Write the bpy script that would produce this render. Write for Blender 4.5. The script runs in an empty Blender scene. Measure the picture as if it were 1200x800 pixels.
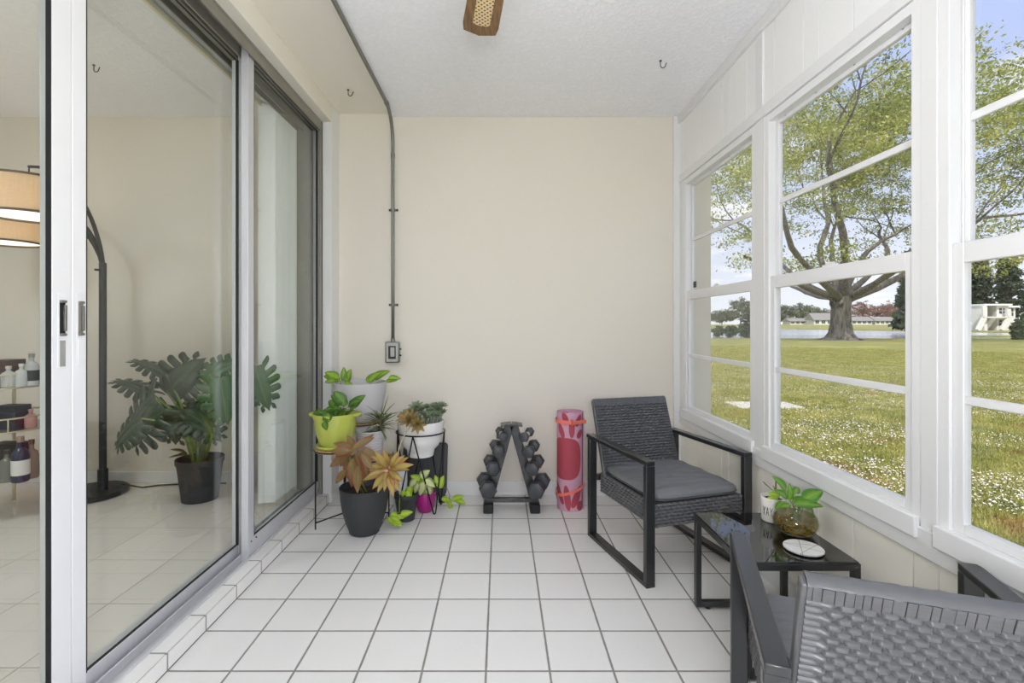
import bpy, bmesh, math, random
import numpy as np
from mathutils import Vector, Matrix, Euler
PI = math.pi
random.seed(7)
RNG = np.random.default_rng(11)
SC = bpy.context.scene
COL = SC.collection
CX, CY, F, CH = 586.5, 380.0, 572.0, 1.103      # vanishing point, focal length in px, eye height

def at(px, py, Y):
    """the world point seen at pixel px, py at distance Y"""
    return Vector(((px - CX) / F * Y, Y, CH - (py - CY) / F * Y))

def lin(c):
    return tuple(((v / 255.0) / 12.92 if v / 255.0 <= 0.04045 else ((v / 255.0 + 0.055) / 1.055) ** 2.4) for v in c)

# ------------------------------------------------------------------ node helpers
class N:
    def __init__(s, name):
        s.m = bpy.data.materials.new(name); s.m.use_nodes = True
        s.t = s.m.node_tree; s.t.nodes.clear()
        s.out = s.t.nodes.new('ShaderNodeOutputMaterial')
    def n(s, typ, **kw):
        nd = s.t.nodes.new(typ)
        for k, v in kw.items():
            if k.startswith('i_'):
                nd.inputs[k[2:].replace('_', ' ')].default_value = v
            else: setattr(nd, k, v)
        return nd
    def l(s, a, b): s.t.links.new(a, b)
    def math(s, op, a, b=None, c=None):
        nd = s.t.nodes.new('ShaderNodeMath'); nd.operation = op
        for i, v in enumerate((a, b, c)):
            if v is None: continue
            if isinstance(v, (int, float)): nd.inputs[i].default_value = v
            else: s.l(v, nd.inputs[i])
        return nd.outputs[0]
    def mix(s, fac, a, b):
        nd = s.t.nodes.new('ShaderNodeMix'); nd.data_type = 'RGBA'
        for i, v in ((0, fac), (6, a), (7, b)):
            if isinstance(v, (int, float)): nd.inputs[i].default_value = v
            elif isinstance(v, tuple): nd.inputs[i].default_value = (*v[:3], 1)
            else: s.l(v, nd.inputs[i])
        return nd.outputs[2]
    def noise(s, vec, scale, detail=3, rough=.5):
        nd = s.n('ShaderNodeTexNoise'); nd.inputs['Scale'].default_value = scale
        nd.inputs['Detail'].default_value = detail; nd.inputs['Roughness'].default_value = rough
        if vec is not None: s.l(vec, nd.inputs['Vector'])
        return nd.outputs[0]
    def ramp(s, fac, stops):
        nd = s.n('ShaderNodeValToRGB'); s.l(fac, nd.inputs[0]); cr = nd.color_ramp
        while len(cr.elements) < len(stops): cr.elements.new(.5)
        for e, (p, c) in zip(cr.elements, stops):
            e.position = p; e.color = (*c[:3], 1) if isinstance(c, tuple) else (c, c, c, 1)
        return nd.outputs[0]
    def smooth(s, v, a, b):
        nd = s.n('ShaderNodeMapRange'); nd.interpolation_type = 'SMOOTHSTEP'
        s.l(v, nd.inputs[0]); nd.inputs[1].default_value = a; nd.inputs[2].default_value = b
        return nd.outputs[0]
    def pos(s): return s.n('ShaderNodeNewGeometry').outputs['Position']
    def obj(s): return s.n('ShaderNodeTexCoord').outputs['Object']
    def xyz(s, v):
        nd = s.n('ShaderNodeSeparateXYZ'); s.l(v, nd.inputs[0]); return nd.outputs
    def bsdf(s, color, rough=.5, metal=0, bump=None, bdist=.002, bstr=.5, **kw):
        b = s.n('ShaderNodeBsdfPrincipled')
        if isinstance(color, tuple): b.inputs['Base Color'].default_value = (*color[:3], 1)
        else: s.l(color, b.inputs['Base Color'])
        if isinstance(rough, (int, float)): b.inputs['Roughness'].default_value = rough
        else: s.l(rough, b.inputs['Roughness'])
        b.inputs['Metallic'].default_value = metal
        if bump is not None:
            bn = s.n('ShaderNodeBump'); bn.inputs['Strength'].default_value = bstr; bn.inputs['Distance'].default_value = bdist
            s.l(bump, bn.inputs['Height']); s.l(bn.outputs[0], b.inputs['Normal'])
        for k, v in kw.items():
            b.inputs[k.replace('_', ' ')].default_value = v
        s.l(b.outputs[0], s.out.inputs[0]); s.b = b
        return b

def simple(name, rgb, rough=.5, metal=0, var=.06, scale=12, bstr=0, bscale=60, bdist=.001, **kw):
    """plain coloured material with a slight mottled variation"""
    m = N(name); p = m.obj(); c = lin(rgb)
    nz = m.noise(p, scale, 3)
    lo = tuple(v * (1 - var) for v in c); hi = tuple(min(1, v * (1 + var)) for v in c)
    col = m.mix(nz, lo, hi)
    bump = m.noise(p, bscale, 3) if bstr else None
    m.bsdf(col, rough, metal, bump, bdist, bstr, **kw)
    return m.m

def glass(name, tint=(1, 1, 1), ior=1.5, tr=.97):
    m = N(name); ge = m.n('ShaderNodeNewGeometry'); dt = m.n('ShaderNodeVectorMath'); dt.operation = 'DOT_PRODUCT'
    m.l(ge.outputs['Normal'], dt.inputs[0]); m.l(ge.outputs['Incoming'], dt.inputs[1])
    c = m.math('SUBTRACT', 1, m.math('MINIMUM', 1, m.math('ABSOLUTE', dt.outputs['Value']))); r0 = ((ior - 1) / (ior + 1)) ** 2
    fr = m.math('ADD', r0, m.math('MULTIPLY', m.math('POWER', c, 5), 1 - r0))
    t = m.n('ShaderNodeBsdfTransparent'); t.inputs[0].default_value = (tint[0] * tr, tint[1] * tr, tint[2] * tr, 1)
    g = m.n('ShaderNodeBsdfGlossy'); g.inputs['Roughness'].default_value = 0.0
    mx = m.n('ShaderNodeMixShader'); m.l(fr, mx.inputs[0]); m.l(t.outputs[0], mx.inputs[1]); m.l(g.outputs[0], mx.inputs[2])
    m.l(mx.outputs[0], m.out.inputs[0]); return m.m

def emit(name, rgb, strength):
    m = N(name); e = m.n('ShaderNodeEmission'); e.inputs[0].default_value = (*lin(rgb), 1); e.inputs[1].default_value = strength
    m.l(e.outputs[0], m.out.inputs[0]); return m.m

def leafmat(name, inner, outer, vein, edge=.55, rough=.35, speck=0.0, speckcol=(255, 255, 255), trans=.25, fine=9.0):
    """leaf: colour runs from the midrib (inner) to the margin (outer) on the leaf's own UV; optional mottling"""
    m = N(name); uv = m.n('ShaderNodeUVMap').outputs[0]; x = m.xyz(uv)
    u = m.math('ABSOLUTE', m.math('SUBTRACT', m.math('MULTIPLY', x[0], 2), 1))
    p = m.obj(); nz = m.noise(p, 40, 3)
    uu = m.math('ADD', u, m.math('MULTIPLY', m.math('SUBTRACT', nz, .5), .7))
    c = m.mix(m.smooth(uu, edge - .25, edge + .25), lin(inner), lin(outer))
    if speck:
        sp = m.noise(p, 55, 4, .6)
        c = m.mix(m.smooth(sp, 1 - speck - .06, 1 - speck + .02), c, lin(speckcol))
    vn = m.math('SUBTRACT', 1, m.smooth(u, .02, .09))
    c = m.mix(m.math('MULTIPLY', vn, .6), c, lin(vein))
    side = m.math('SINE', m.math('MULTIPLY', m.math('SUBTRACT', x[1], m.math('MULTIPLY', u, .35)), 2 * PI * fine))
    b = m.bsdf(c, rough, 0, side, .0008, .35)
    tr = m.n('ShaderNodeBsdfTranslucent'); m.l(c, tr.inputs[0])
    mx = m.n('ShaderNodeMixShader'); mx.inputs[0].default_value = trans
    m.l(b.outputs[0], mx.inputs[1]); m.l(tr.outputs[0], mx.inputs[2]); m.l(mx.outputs[0], m.out.inputs[0])
    return m.m

# ------------------------------------------------------------------ objects
ORG = {}
def tag(o, label=None, cat=None, group=None, kind=None):
    if label: o['label'] = label
    if cat: o['category'] = cat
    if group: o['group'] = group
    if kind: o['kind'] = kind
    return o
def thing(name, label, cat, loc=(0, 0, 0), group=None, rz=0):
    o = bpy.data.objects.new(name, None); o.empty_display_size = .05; COL.objects.link(o)
    o.location = loc; o.rotation_euler = (0, 0, rz); ORG[o.name] = Vector(loc)
    return tag(o, label, cat, group)
def structure(name, loc=(0, 0, 0)):
    o = bpy.data.objects.new(name, None); COL.objects.link(o); o.location = loc; ORG[o.name] = Vector(loc)
    o['kind'] = 'structure'; return o

class MB:
    def __init__(s): s.v = []; s.f = []; s.uv = {}
    def add(s, vs, fs, uvs=None):
        b = len(s.v); s.v.extend([tuple(v) for v in vs])
        for i, f in enumerate(fs):
            if uvs is not None: s.uv[len(s.f)] = [uvs[k] for k in f]
            s.f.append(tuple(b + k for k in f))
        return s
    def box(s, x0, x1, y0, y1, z0, z1):
        x0, x1 = sorted((x0, x1)); y0, y1 = sorted((y0, y1)); z0, z1 = sorted((z0, z1))
        return s.add([(x0,y0,z0),(x1,y0,z0),(x1,y1,z0),(x0,y1,z0),(x0,y0,z1),(x1,y0,z1),(x1,y1,z1),(x0,y1,z1)],
              [(0,3,2,1),(4,5,6,7),(0,1,5,4),(1,2,6,5),(2,3,7,6),(3,0,4,7)])
    def bar(s, p, q, w, h, up=(0, 0, 1)):
        """rectangular bar from p to q, w across, h along up"""
        p = Vector(p); q = Vector(q); d = (q - p).normalized(); up = Vector(up)
        a = d.cross(up)
        if a.length < 1e-4: a = d.cross(Vector((0, 1, 0)))
        a.normalize(); b = a.cross(d).normalized(); a *= w / 2; b *= h / 2
        v = [p - a - b, p + a - b, p + a + b, p - a + b, q - a - b, q + a - b, q + a + b, q - a + b]
        return s.add(v, [(0,3,2,1),(4,5,6,7),(0,1,5,4),(1,2,6,5),(2,3,7,6),(3,0,4,7)])
    def tube(s, pts, r, seg=10, cap=True, closed=False, flat=1.0):
        pts = [Vector(p) for p in pts]; n = len(pts); rr = r if isinstance(r, (list, tuple)) else [r] * n
        T = []
        for i in range(n):
            a = pts[(i - 1) % n] if (i or closed) else pts[0]; b = pts[(i + 1) % n] if (i < n - 1 or closed) else pts[-1]
            T.append((b - a).normalized())
        u = T[0].orthogonal().normalized(); vs = []
        for i in range(n):
            u = (u - T[i] * u.dot(T[i])); u = u.normalized() if u.length > 1e-6 else T[i].orthogonal().normalized()
            w = T[i].cross(u)
            for k in range(seg):
                a = 2 * PI * k / seg; vs.append(pts[i] + (u * math.cos(a) + w * math.sin(a) * flat) * rr[i])
        fs = []
        for i in range(n if closed else n - 1):
            j = (i + 1) % n
            for k in range(seg):
                k2 = (k + 1) % seg; fs.append((i * seg + k, i * seg + k2, j * seg + k2, j * seg + k))
        if cap and not closed:
            fs.append(tuple(range(seg - 1, -1, -1))); fs.append(tuple((n - 1) * seg + k for k in range(seg)))
        return s.add(vs, fs)
    def lathe(s, prof, c=(0, 0, 0), seg=40, close=False):
        c = Vector(c); vs = []; fs = []; n = len(prof)
        for r, z in prof:
            for k in range(seg):
                a = 2 * PI * k / seg; vs.append((c.x + r * math.cos(a), c.y + r * math.sin(a), c.z + z))
        for i in range(n - 1 if not close else n):
            j = (i + 1) % n
            for k in range(seg):
                k2 = (k + 1) % seg; fs.append((i * seg + k, i * seg + k2, j * seg + k2, j * seg + k))
        if not close:
            if prof[0][0] > 1e-5: fs.append(tuple(range(seg - 1, -1, -1)))
            if prof[-1][0] > 1e-5: fs.append(tuple((n - 1) * seg + k for k in range(seg)))
        return s.add(vs, fs)
    def prism(s, poly, axis, a, b):
        """polygon in the plane across axis ('x','y','z') pushed from a to b"""
        def mk(p, t): return {'x': (t, p[0], p[1]), 'y': (p[0], t, p[1]), 'z': (p[0], p[1], t)}[axis]
        n = len(poly); vs = [mk(p, a) for p in poly] + [mk(p, b) for p in poly]
        fs = [tuple(range(n))[::-1], tuple(range(n, 2 * n))] + [(i, (i + 1) % n, n + (i + 1) % n, n + i) for i in range(n)]
        return s.add(vs, fs)
    def ball(s, c, r, seg=16, rings=10, sc=(1, 1, 1)):
        vs = []; fs = []; c = Vector(c)
        for i in range(rings + 1):
            th = PI * i / rings
            for k in range(seg):
                a = 2 * PI * k / seg
                vs.append((c.x + r * sc[0] * math.sin(th) * math.cos(a), c.y + r * sc[1] * math.sin(th) * math.sin(a), c.z + r * sc[2] * math.cos(th)))
        for i in range(rings):
            for k in range(seg):
                k2 = (k + 1) % seg; fs.append((i * seg + k, (i + 1) * seg + k, (i + 1) * seg + k2, i * seg + k2))
        return s.add(vs, fs)
    def leaf(s, base, d, nrm, L, W, shape='heart', droop=.5, fold=.25, rows=8, wave=0.0, twist=0.0):
        """one leaf blade: base, direction, surface normal, length, full width"""
        base = Vector(base); d = Vector(d).normalized(); nrm = Vector(nrm)
        side = d.cross(nrm)
        if side.length < 1e-3: side = d.orthogonal()
        side.normalize(); p = base.copy(); vs = []; uv = []; ph = random.random() * 6
        for i in range(rows + 1):
            v = i / rows
            if shape == 'heart': w = (math.sin(PI * min(1, v ** .62)) ** .75) * (1 - .12 * v) if v > 0 else .0
            elif shape == 'lance': w = math.sin(PI * v ** .8) ** .9
            elif shape == 'strap': w = (1 - v) ** .55 * (1 if v > .08 else .75)
            elif shape == 'spoon': w = math.sin(PI * v ** 1.6) ** .7 + .12 * (1 - v)
            else: w = math.sin(PI * v)
            w = max(w, .015) * W / 2
            n2 = side.cross(d).normalized(); sd = (side * math.cos(twist * v) + n2 * math.sin(twist * v))
            up = sd.cross(d).normalized()
            e = fold * w + wave * W * math.sin(v * 9 + ph)
            e2 = fold * w + wave * W * math.sin(v * 9 + ph + 2)
            vs += [p - sd * w + up * e, p - sd * w * .5 + up * e * .35, p, p + sd * w * .5 + up * e2 * .35, p + sd * w + up * e2]
            uv += [(0, v), (.25, v), (.5, v), (.75, v), (1, v)]
            if i < rows:
                p = p + d * (L / rows)
                ax = side; d = (Matrix.Rotation(-droop / rows, 3, ax) @ d).normalized()
        fs = []
        for i in range(rows):
            for k in range(4): fs.append((i * 5 + k, i * 5 + k + 1, i * 5 + 6 + k, i * 5 + 5 + k))
        return s.add(vs, fs, uv)
    def text(s): pass
    def build(s, name, mat, parent=None, smooth=False, bevel=0, loc=None, kind=None, label=None, seg=2, solid=0, angle=35):
        me = bpy.data.meshes.new(name)
        o0 = ORG[parent.name] if parent is not None else Vector(loc if loc is not None else (0, 0, 0))
        ox, oy, oz = o0
        me.from_pydata([(a - ox, b - oy, c - oz) for a, b, c in s.v], [], s.f); 
        if s.uv:
            ul = me.uv_layers.new(name='UVMap')
            for pi, poly in enumerate(me.polygons):
                if pi in s.uv:
                    for li, uvv in zip(poly.loop_indices, s.uv[pi]): ul.data[li].uv = uvv
        me.validate(); me.update()
        if not s.uv:
            bm = bmesh.new(); bm.from_mesh(me); bmesh.ops.recalc_face_normals(bm, faces=bm.faces[:]); bm.to_mesh(me); bm.free()
        if smooth:
            me.polygons.foreach_set('use_smooth', [True] * len(me.polygons))
            if smooth != 'all':
                me.set_sharp_from_angle(angle=math.radians(angle))
        me.materials.append(mat)
        o = bpy.data.objects.new(name, me); COL.objects.link(o)
        if parent is not None: o.parent = parent; ORG[o.name] = o0
        else: o.location = o0; ORG[o.name] = o0
        if bevel:
            b = o.modifiers.new('bevel', 'BEVEL'); b.width = bevel; b.segments = seg; b.limit_method = 'ANGLE'; b.angle_limit = math.radians(40)
            b.harden_normals = False
            if not smooth:
                me.polygons.foreach_set('use_smooth', [True] * len(me.polygons)); me.set_sharp_from_angle(angle=math.radians(50))
        if solid:
            so = o.modifiers.new('solid', 'SOLIDIFY'); so.thickness = solid; so.offset = 0
        if kind: o['kind'] = kind
        if label: o['label'] = label
        return o

def fast_mesh(name, V, Fc, mat, nper, uv=None, parent=None, loc=None):
    """mesh from numpy arrays: V (n,3), Fc (m,nper)"""
    me = bpy.data.meshes.new(name)
    o0 = ORG[parent.name] if parent is not None else Vector(loc if loc is not None else (0, 0, 0))
    V = V - np.array(o0)[None, :]
    me.vertices.add(len(V)); me.vertices.foreach_set('co', V.astype(np.float32).ravel())
    m = len(Fc); me.loops.add(m * nper); me.loops.foreach_set('vertex_index', Fc.astype(np.int32).ravel())
    me.polygons.add(m); me.polygons.foreach_set('loop_start', np.arange(0, m * nper, nper, dtype=np.int32))
    me.polygons.foreach_set('loop_total', np.full(m, nper, dtype=np.int32))
    me.update(calc_edges=True); me.materials.append(mat)
    o = bpy.data.objects.new(name, me); COL.objects.link(o)
    if parent is not None: o.parent = parent
    else: o.location = o0
    ORG[o.name] = o0
    return o

def kids(o): return [c for c in bpy.data.objects if c.parent == o]
def copy_thing(root, loc, rz, label=None, group=None):
    r = root.copy(); COL.objects.link(r); r.location = loc; r.rotation_euler = (0, 0, rz)
    if label: r['label'] = label
    if group: r['group'] = group
    for ch in kids(root):
        c = ch.copy(); COL.objects.link(c); c.parent = r
        for g in kids(ch):
            d = g.copy(); COL.objects.link(d); d.parent = c
    return r
def rr(a, b): return random.uniform(a, b)
# ================================================================== materials
M = {}
def tile_mat(name, base, grout, s, x0, y0, use_x=True, use_y=True, gw=.0065, rough=.32, mottled=.05, marble=False, zoff=False):
    m = N(name); p = m.pos(); x = m.xyz(p)
    masks = []; ids = []
    for on, c, o in ((use_x, x[0], x0), (use_y, x[1], y0)):
        if not on: continue
        q = m.math('DIVIDE', m.math('SUBTRACT', c, o), s); fl = m.math('FLOOR', q)
        fr = m.math('SUBTRACT', q, fl); d = m.math('MULTIPLY', m.math('MINIMUM', fr, m.math('SUBTRACT', 1, fr)), s)
        nz = m.noise(p, 30, 2); d = m.math('ADD', d, m.math('MULTIPLY', m.math('SUBTRACT', nz, .5), .0015))
        masks.append(m.smooth(d, gw * .5 - .0012, gw * .5 + .0016)); ids.append(fl)
    mk = masks[0] if len(masks) == 1 else m.math('MINIMUM', masks[0], masks[1])
    cb = m.n('ShaderNodeCombineXYZ')
    for i, v in enumerate(ids): m.l(v, cb.inputs[i])
    wn = m.n('ShaderNodeTexWhiteNoise'); m.l(cb.outputs[0], wn.inputs[0])
    n1 = m.noise(p, 5 if not marble else 3, 5, .6); n2 = m.noise(p, 60, 2)
    v = m.math('ADD', m.math('MULTIPLY', m.math('SUBTRACT', n1, .5), mottled * 3), m.math('MULTIPLY', m.math('SUBTRACT', wn.outputs[0], .5), mottled))
    v = m.math('ADD', v, m.math('MULTIPLY', m.math('SUBTRACT', n2, .5), mottled * .4))
    lo = tuple(c * .86 for c in lin(base)); hi = tuple(min(1, c * 1.1) for c in lin(base))
    c = m.mix(m.math('ADD', .55, v), lo, hi)
    gcol = m.mix(n1, tuple(g * .8 for g in lin(grout)), tuple(g * 1.2 for g in lin(grout)))
    c = m.mix(mk, gcol, c)
    rg = m.math('ADD', m.math('MULTIPLY', mk, rough - .8), .8)
    m.bsdf(c, rg, 0, m.math('ADD', mk, m.math('MULTIPLY', n1, .05)), .0025, .6)
    return m.m
TS = .2032
M['tile'] = tile_mat('porch_tile', (231, 230, 228), (136, 134, 131), TS, -.0461, 1.554)
M['tile_step'] = tile_mat('step_tile', (236, 235, 232), (150, 148, 144), TS, 0, 1.554, use_x=False)
M['tile_in'] = tile_mat('indoor_tile', (232, 225, 215), (172, 164, 152), .333, -1.436, 1.456, gw=.004, rough=.12, mottled=.12, marble=True)
def wall_mat(name, rgb, scale=90, bd=.0006, st=.35, var=.025, rough=.75):
    m = N(name); p = m.pos(); n1 = m.noise(p, 1.6, 4, .6); n2 = m.noise(p, scale, 3)
    c = lin(rgb); col = m.mix(n1, tuple(v * (1 - var) for v in c), tuple(min(1, v * (1 + var)) for v in c))
    m.bsdf(col, rough, 0, m.math('ADD', n2, m.math('MULTIPLY', m.noise(p, 7, 2), 1.5)), bd, st)
    return m.m
M['wall'] = wall_mat('painted_stucco', (226, 220, 207), 70, .0012, .3)
M['cream'] = wall_mat('cream_paint', (231, 226, 214), 60, .0008, .3)
M['plank'] = wall_mat('panel_paint_lower', (240, 237, 226), 140, .0004, .3, .03, .5)
M['plank_up'] = wall_mat('panel_paint_upper', (238, 238, 236), 140, .0004, .3, .03, .5)
M['white'] = wall_mat('white_trim_paint', (228, 228, 227), 120, .0003, .25, .015, .4)
M['wframe'] = wall_mat('white_window_frame', (232, 232, 232), 200, .0001, .1, .01, .28)
m = N('knockdown_ceiling'); p = m.pos()
vo = m.n('ShaderNodeTexVoronoi'); vo.inputs['Scale'].default_value = 38; m.l(p, vo.inputs['Vector'])
nz = m.noise(p, 55, 5, .65); big = m.noise(p, 9, 2)
h = m.math('ADD', m.smooth(nz, .42, .62), m.math('MULTIPLY', vo.outputs[0], .3))
col = m.mix(m.smooth(nz, .3, .7), lin((240, 240, 243)), lin((247, 247, 250)))
m.bsdf(col, .85, 0, h, .003, .5); M['ceil'] = m.m
m = N('brushed_aluminium'); p = m.obj(); x = m.xyz(p)
mp = m.n('ShaderNodeMapping'); mp.inputs['Scale'].default_value = (60, 60, 1.5); m.l(p, mp.inputs[0])
nz = m.noise(mp.outputs[0], 8, 3)
m.bsdf(m.mix(nz, lin((200, 200, 204)), lin((226, 226, 230))), .42, .35, nz, .0002, .2); M['alu'] = m.m
M['alu_dark'] = simple('shaded_aluminium', (150, 146, 136), .5, .5, .15)  # darker aluminium: the shade under the door head is put into its colour
M['alu_white'] = simple('pale_door_stile', (232, 232, 234), .4, .1, .02)
M['rubber'] = simple('black_gasket', (26, 27, 29), .6)
M['glass'] = glass('door_glass', (.97, .99, .975), 1.55, .965)
M['wglass'] = glass('window_glass', (1, 1, 1), 1.45, .985)
M['galv'] = simple('galvanised_conduit', (134, 134, 128), .45, .75, .15, 25, .3, 50)
M['galv_light'] = simple('galvanised_box', (178, 178, 174), .4, .6, .15, 25)
M['darkmetal'] = simple('dark_screw_metal', (60, 58, 54), .5, .5)
M['vinyl'] = simple('vinyl_blind', (226, 227, 222), .5, 0, .02, trans=0) if False else simple('vinyl_blind', (246, 247, 245), .5, 0, .01)
M['valance'] = simple('cream_valance', (222, 214, 188), .5, 0, .03)

# ================================================================== room shell
XL, XR, YB, HC = -1.045, 1.16, 3.16, 2.445
YN = -1.55
XI, FI = -5.6, .08            # living room's far side and floor height
MB().box(XL - .02, XR + .02, YN, YB, -.12, 0).build('floor', M['tile'], kind='structure')
MB().box(XI, -1.2555, YN - .6, YB, -.12, FI).build('floor_living_room', M['tile_in'], kind='structure')
# tiled step below the door track
MB().box(-1.117, -1.0645, YN, 3.02, 0, .0525).build('trim_step_grout', simple('step_grout', (150, 148, 144), .9), kind='structure')
MB().box(-1.117, -1.0665, YN, 3.02, .0526, .0565).build('trim_step', M['tile_step'], kind='structure', bevel=.001)
MB().box(-1.0644, -1.0600, YN, 3.02, .003, .0545).build('trim_step_riser', M['tile_step'], kind='structure', bevel=.001)
MB().box(-1.2555, -1.117, YN, 3.02, -.1, .0195).build('floor_threshold', M['tile_step'], kind='structure')
MB().box(-.70, XR + .16, YN, YB, HC, HC + .1).build('ceiling', M['ceil'], kind='structure')
MB().box(XL - .14, -.70, YN, YB, HC + .02, HC + .1).build('ceiling_edge_strip', M['cream'], kind='structure')
MB().box(XI, XL - .14, YN - .6, YB, HC, HC + .1).build('ceiling_living_room', M['ceil'], kind='structure')
MB().box(XI, 1.362, YB, YB + .16, -.3, 2.75).build('wall_back', M['wall'], kind='structure')
MB().box(XI - .1, XI, YN - .6, YB + .16, -.1, 2.6).build('wall_living_room_far', M['wall'], kind='structure')
MB().box(XI, XL - .14, YN - .7, YN - .6, -.1, 2.6).build('wall_living_room_near', M['wall'], kind='structure')
# roof slab with eave so that daylight cannot fall in from above
MB().box(XI - .2, XR + .42, YN - .9, YB + .2, 2.56, 2.7).build('roof', M['white'], kind='structure')
w = MB()
w.box(XL - .235, XL, YN, 3.02, 2.353, HC + .02)       # header over the sliding door
w.box(XL - .235, XL, YN, -.50, 0, 2.353)
w.build('wall_left', M['cream'], kind='structure', bevel=.003)
MB().box(XL - .235, XL, 3.02, YB, 0, HC + .02).build('trim_door_jamb', M['white'], kind='structure', bevel=.002)
# front wall behind the camera: low wall, with wide openings added to let daylight in
w = MB(); w.box(XL - .2, XR + .12, YN - .08, YN, -.1, .5); w.box(XL - .2, XR + .12, YN - .08, YN, 2.1, 2.56)
for xx in (XL - .2, -.02, XR + .02): w.box(xx, xx + .1, YN - .08, YN, .5, 2.1)
w.build('wall_front', M['plank_up'], kind='structure')

# right wall: vertical planks below and above the windows
gr = [3.16, 3.08, 2.87, 2.79, 2.56, 2.48, 2.30, 2.16, 2.064, 1.866, 1.777, 1.604, 1.372, 1.292, 1.14, .94, .86, .68, .52, .44, .25, .05, -.2, -.45, -.7, -.95, -1.2, -1.42, YN]
def planks(z0, z1, mat, name):
    w = MB(); w.box(XR + .008, XR + .05, YN, YB, z0, z1)
    for a, b in zip(gr[1:], gr[:-1]): w.box(XR, XR + .012, a + .0012, b - .0012, z0, z1)
    return w.build(name, mat, kind='structure', bevel=.0012, seg=1)
planks(0, .50, M['plank'], 'wall_right'); planks(2.03, HC, M['plank_up'], 'wall_right_upper')
t = MB(); t.box(XR - .012, XR + .052, YN, YB, .47, .548); t.build('trim_1', M['white'], kind='structure', bevel=.003)
t = MB(); t.box(XR - .012, XR + .052, YN, YB, 2.012, 2.06); t.build('trim_2', M['white'], kind='structure', bevel=.002)
t = MB(); t.box(XR - .02, XR, YN, YB, HC - .05, HC); t.build('trim_3', M['white'], kind='structure', bevel=.003)
t = MB(); t.box(XR - .045, XR + .01, YB - .018, YB, 0.09, HC); t.build('trim_4', M['white'], kind='structure', bevel=.003)
WIN = [(2.215, 3.08), (1.342, 2.137), (.43, 1.29), (-.50, .35), (-1.40, -.58)]
studs = [(3.08, 3.16), (2.137, 2.215), (1.29, 1.342), (.35, .43), (-.58, -.50), (YN, -1.40)]
for i, (a, b) in enumerate(studs):
    t = MB(); t.box(XR - .006, XR + .05, a, b, .548, 2.012)
    if i in (1, 2, 3, 4): t.box(XR - .008, XR + .01, a + .01, b - .01, 2.06, HC - .05)
    t.build('trim_%d' % (5 + i), M['white'], kind='structure', bevel=.002)
# baseboards
def bb(name, *a): MB().box(*a).build(name, M['white'], kind='structure', bevel=.005)
bb('baseboard_back', XL, XR, YB - .014, YB, 0, .092)
bb('baseboard_right', XR - .013, XR, YN, YB, 0, .092)
bb('baseboard_living_room', XI, XL - .235, YB - .012, YB, FI, .155)

# ---------------------------------------------------------------- sash windows
def window(i, a, b):
    w = structure('window_%d' % i, (XR + .03, (a + b) / 2, .548))
    f = MB(); z0, z1 = .552, 2.010; x0, x1 = XR - .004, XR + .049; t = .032
    f.box(x0, x1, a, a + t, z0, z1); f.box(x0, x1, b - t, b, z0, z1); f.box(x0 + .0005, x1, a + t, b - t, z1 - t, z1); f.box(x0 + .0005, x1, a + t, b - t, z0, z0 + .022)
    # side tracks
    for q in (a + t, b - t - .008): f.box(x0 + .0305, x0 + .0335, q, q + .006, z0, z1)
    f.build('window_frame', M['wframe'], w, bevel=.0018)
    MB().box(x0 - .018, x0 - .0005, a + .002, b - .002, z0 - .036, z0 + .022).build('window_sill', M['wframe'], w, bevel=.003)
    def sash(xa, xb, za, zb, st, zr, zt, mz, nm):
        s = MB(); ya, yb = a + t + .001, b - t - .001
        s.box(xa, xb, ya, ya + st, za, zb); s.box(xa, xb, yb - st, yb, za, zb)
        s.box(xa, xb, ya + st, yb - st, za, za + zr); s.box(xa, xb, ya + st, yb - st, zb - zt, zb)
        s.box(xa + .003, xb - .003, ya + st, yb - st, mz - .011, mz + .011)
        so = s.build(nm, M['wframe'], w, bevel=.0022)
        g = MB(); xm = (xa + xb) / 2; g.box(xm, xm + .001, ya + st * .5, yb - st * .5, za + zr * .5, zb - zt * .5)
        g.build('pane', M['wglass'], so)
        return so
    lo = sash(XR + .004, XR + .025, z0 + .022, 1.31, .030, .026, .052, .912, 'lower_sash')
    up = sash(XR + .030, XR + .047, 1.262, 1.978, .018, .045, .018, 1.63, 'upper_sash')
    l = MB(); ym = (a + b) / 2
    l.box(XR + .006, XR + .024, ym - .03, ym + .03, 1.31, 1.317); l.tube([(XR + .015, ym - .02, 1.319), (XR + .015, ym + .02, 1.322)], .005, 8)
    l.build('latch', M['wframe'], w, smooth=True)
    for k in range(4):
        sc = MB(); yy = a + .1 + k * (b - a - .2) / 3; sc.lathe([(.004, 0), (.004, .002), (.0, .003)], (XR + .03, yy, z1 - t - .004), 8)
        sc.build('screw', M['galv_light'], w)
    return w
for i, (a, b) in enumerate(WIN): window(i + 1, a, b)
# black sticker on the first window's glass
st = MB(); st.box(XR + .0365, XR + .0375, 2.985, 3.028, 1.33, 1.368)
so = st.build('window_sticker', simple('black_sticker', (30, 30, 32), .4)); tag(so, 'small black rectangular sticker at the pane corner beside the back wall', 'sticker'); 
so['category'] = 'sticker'
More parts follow.
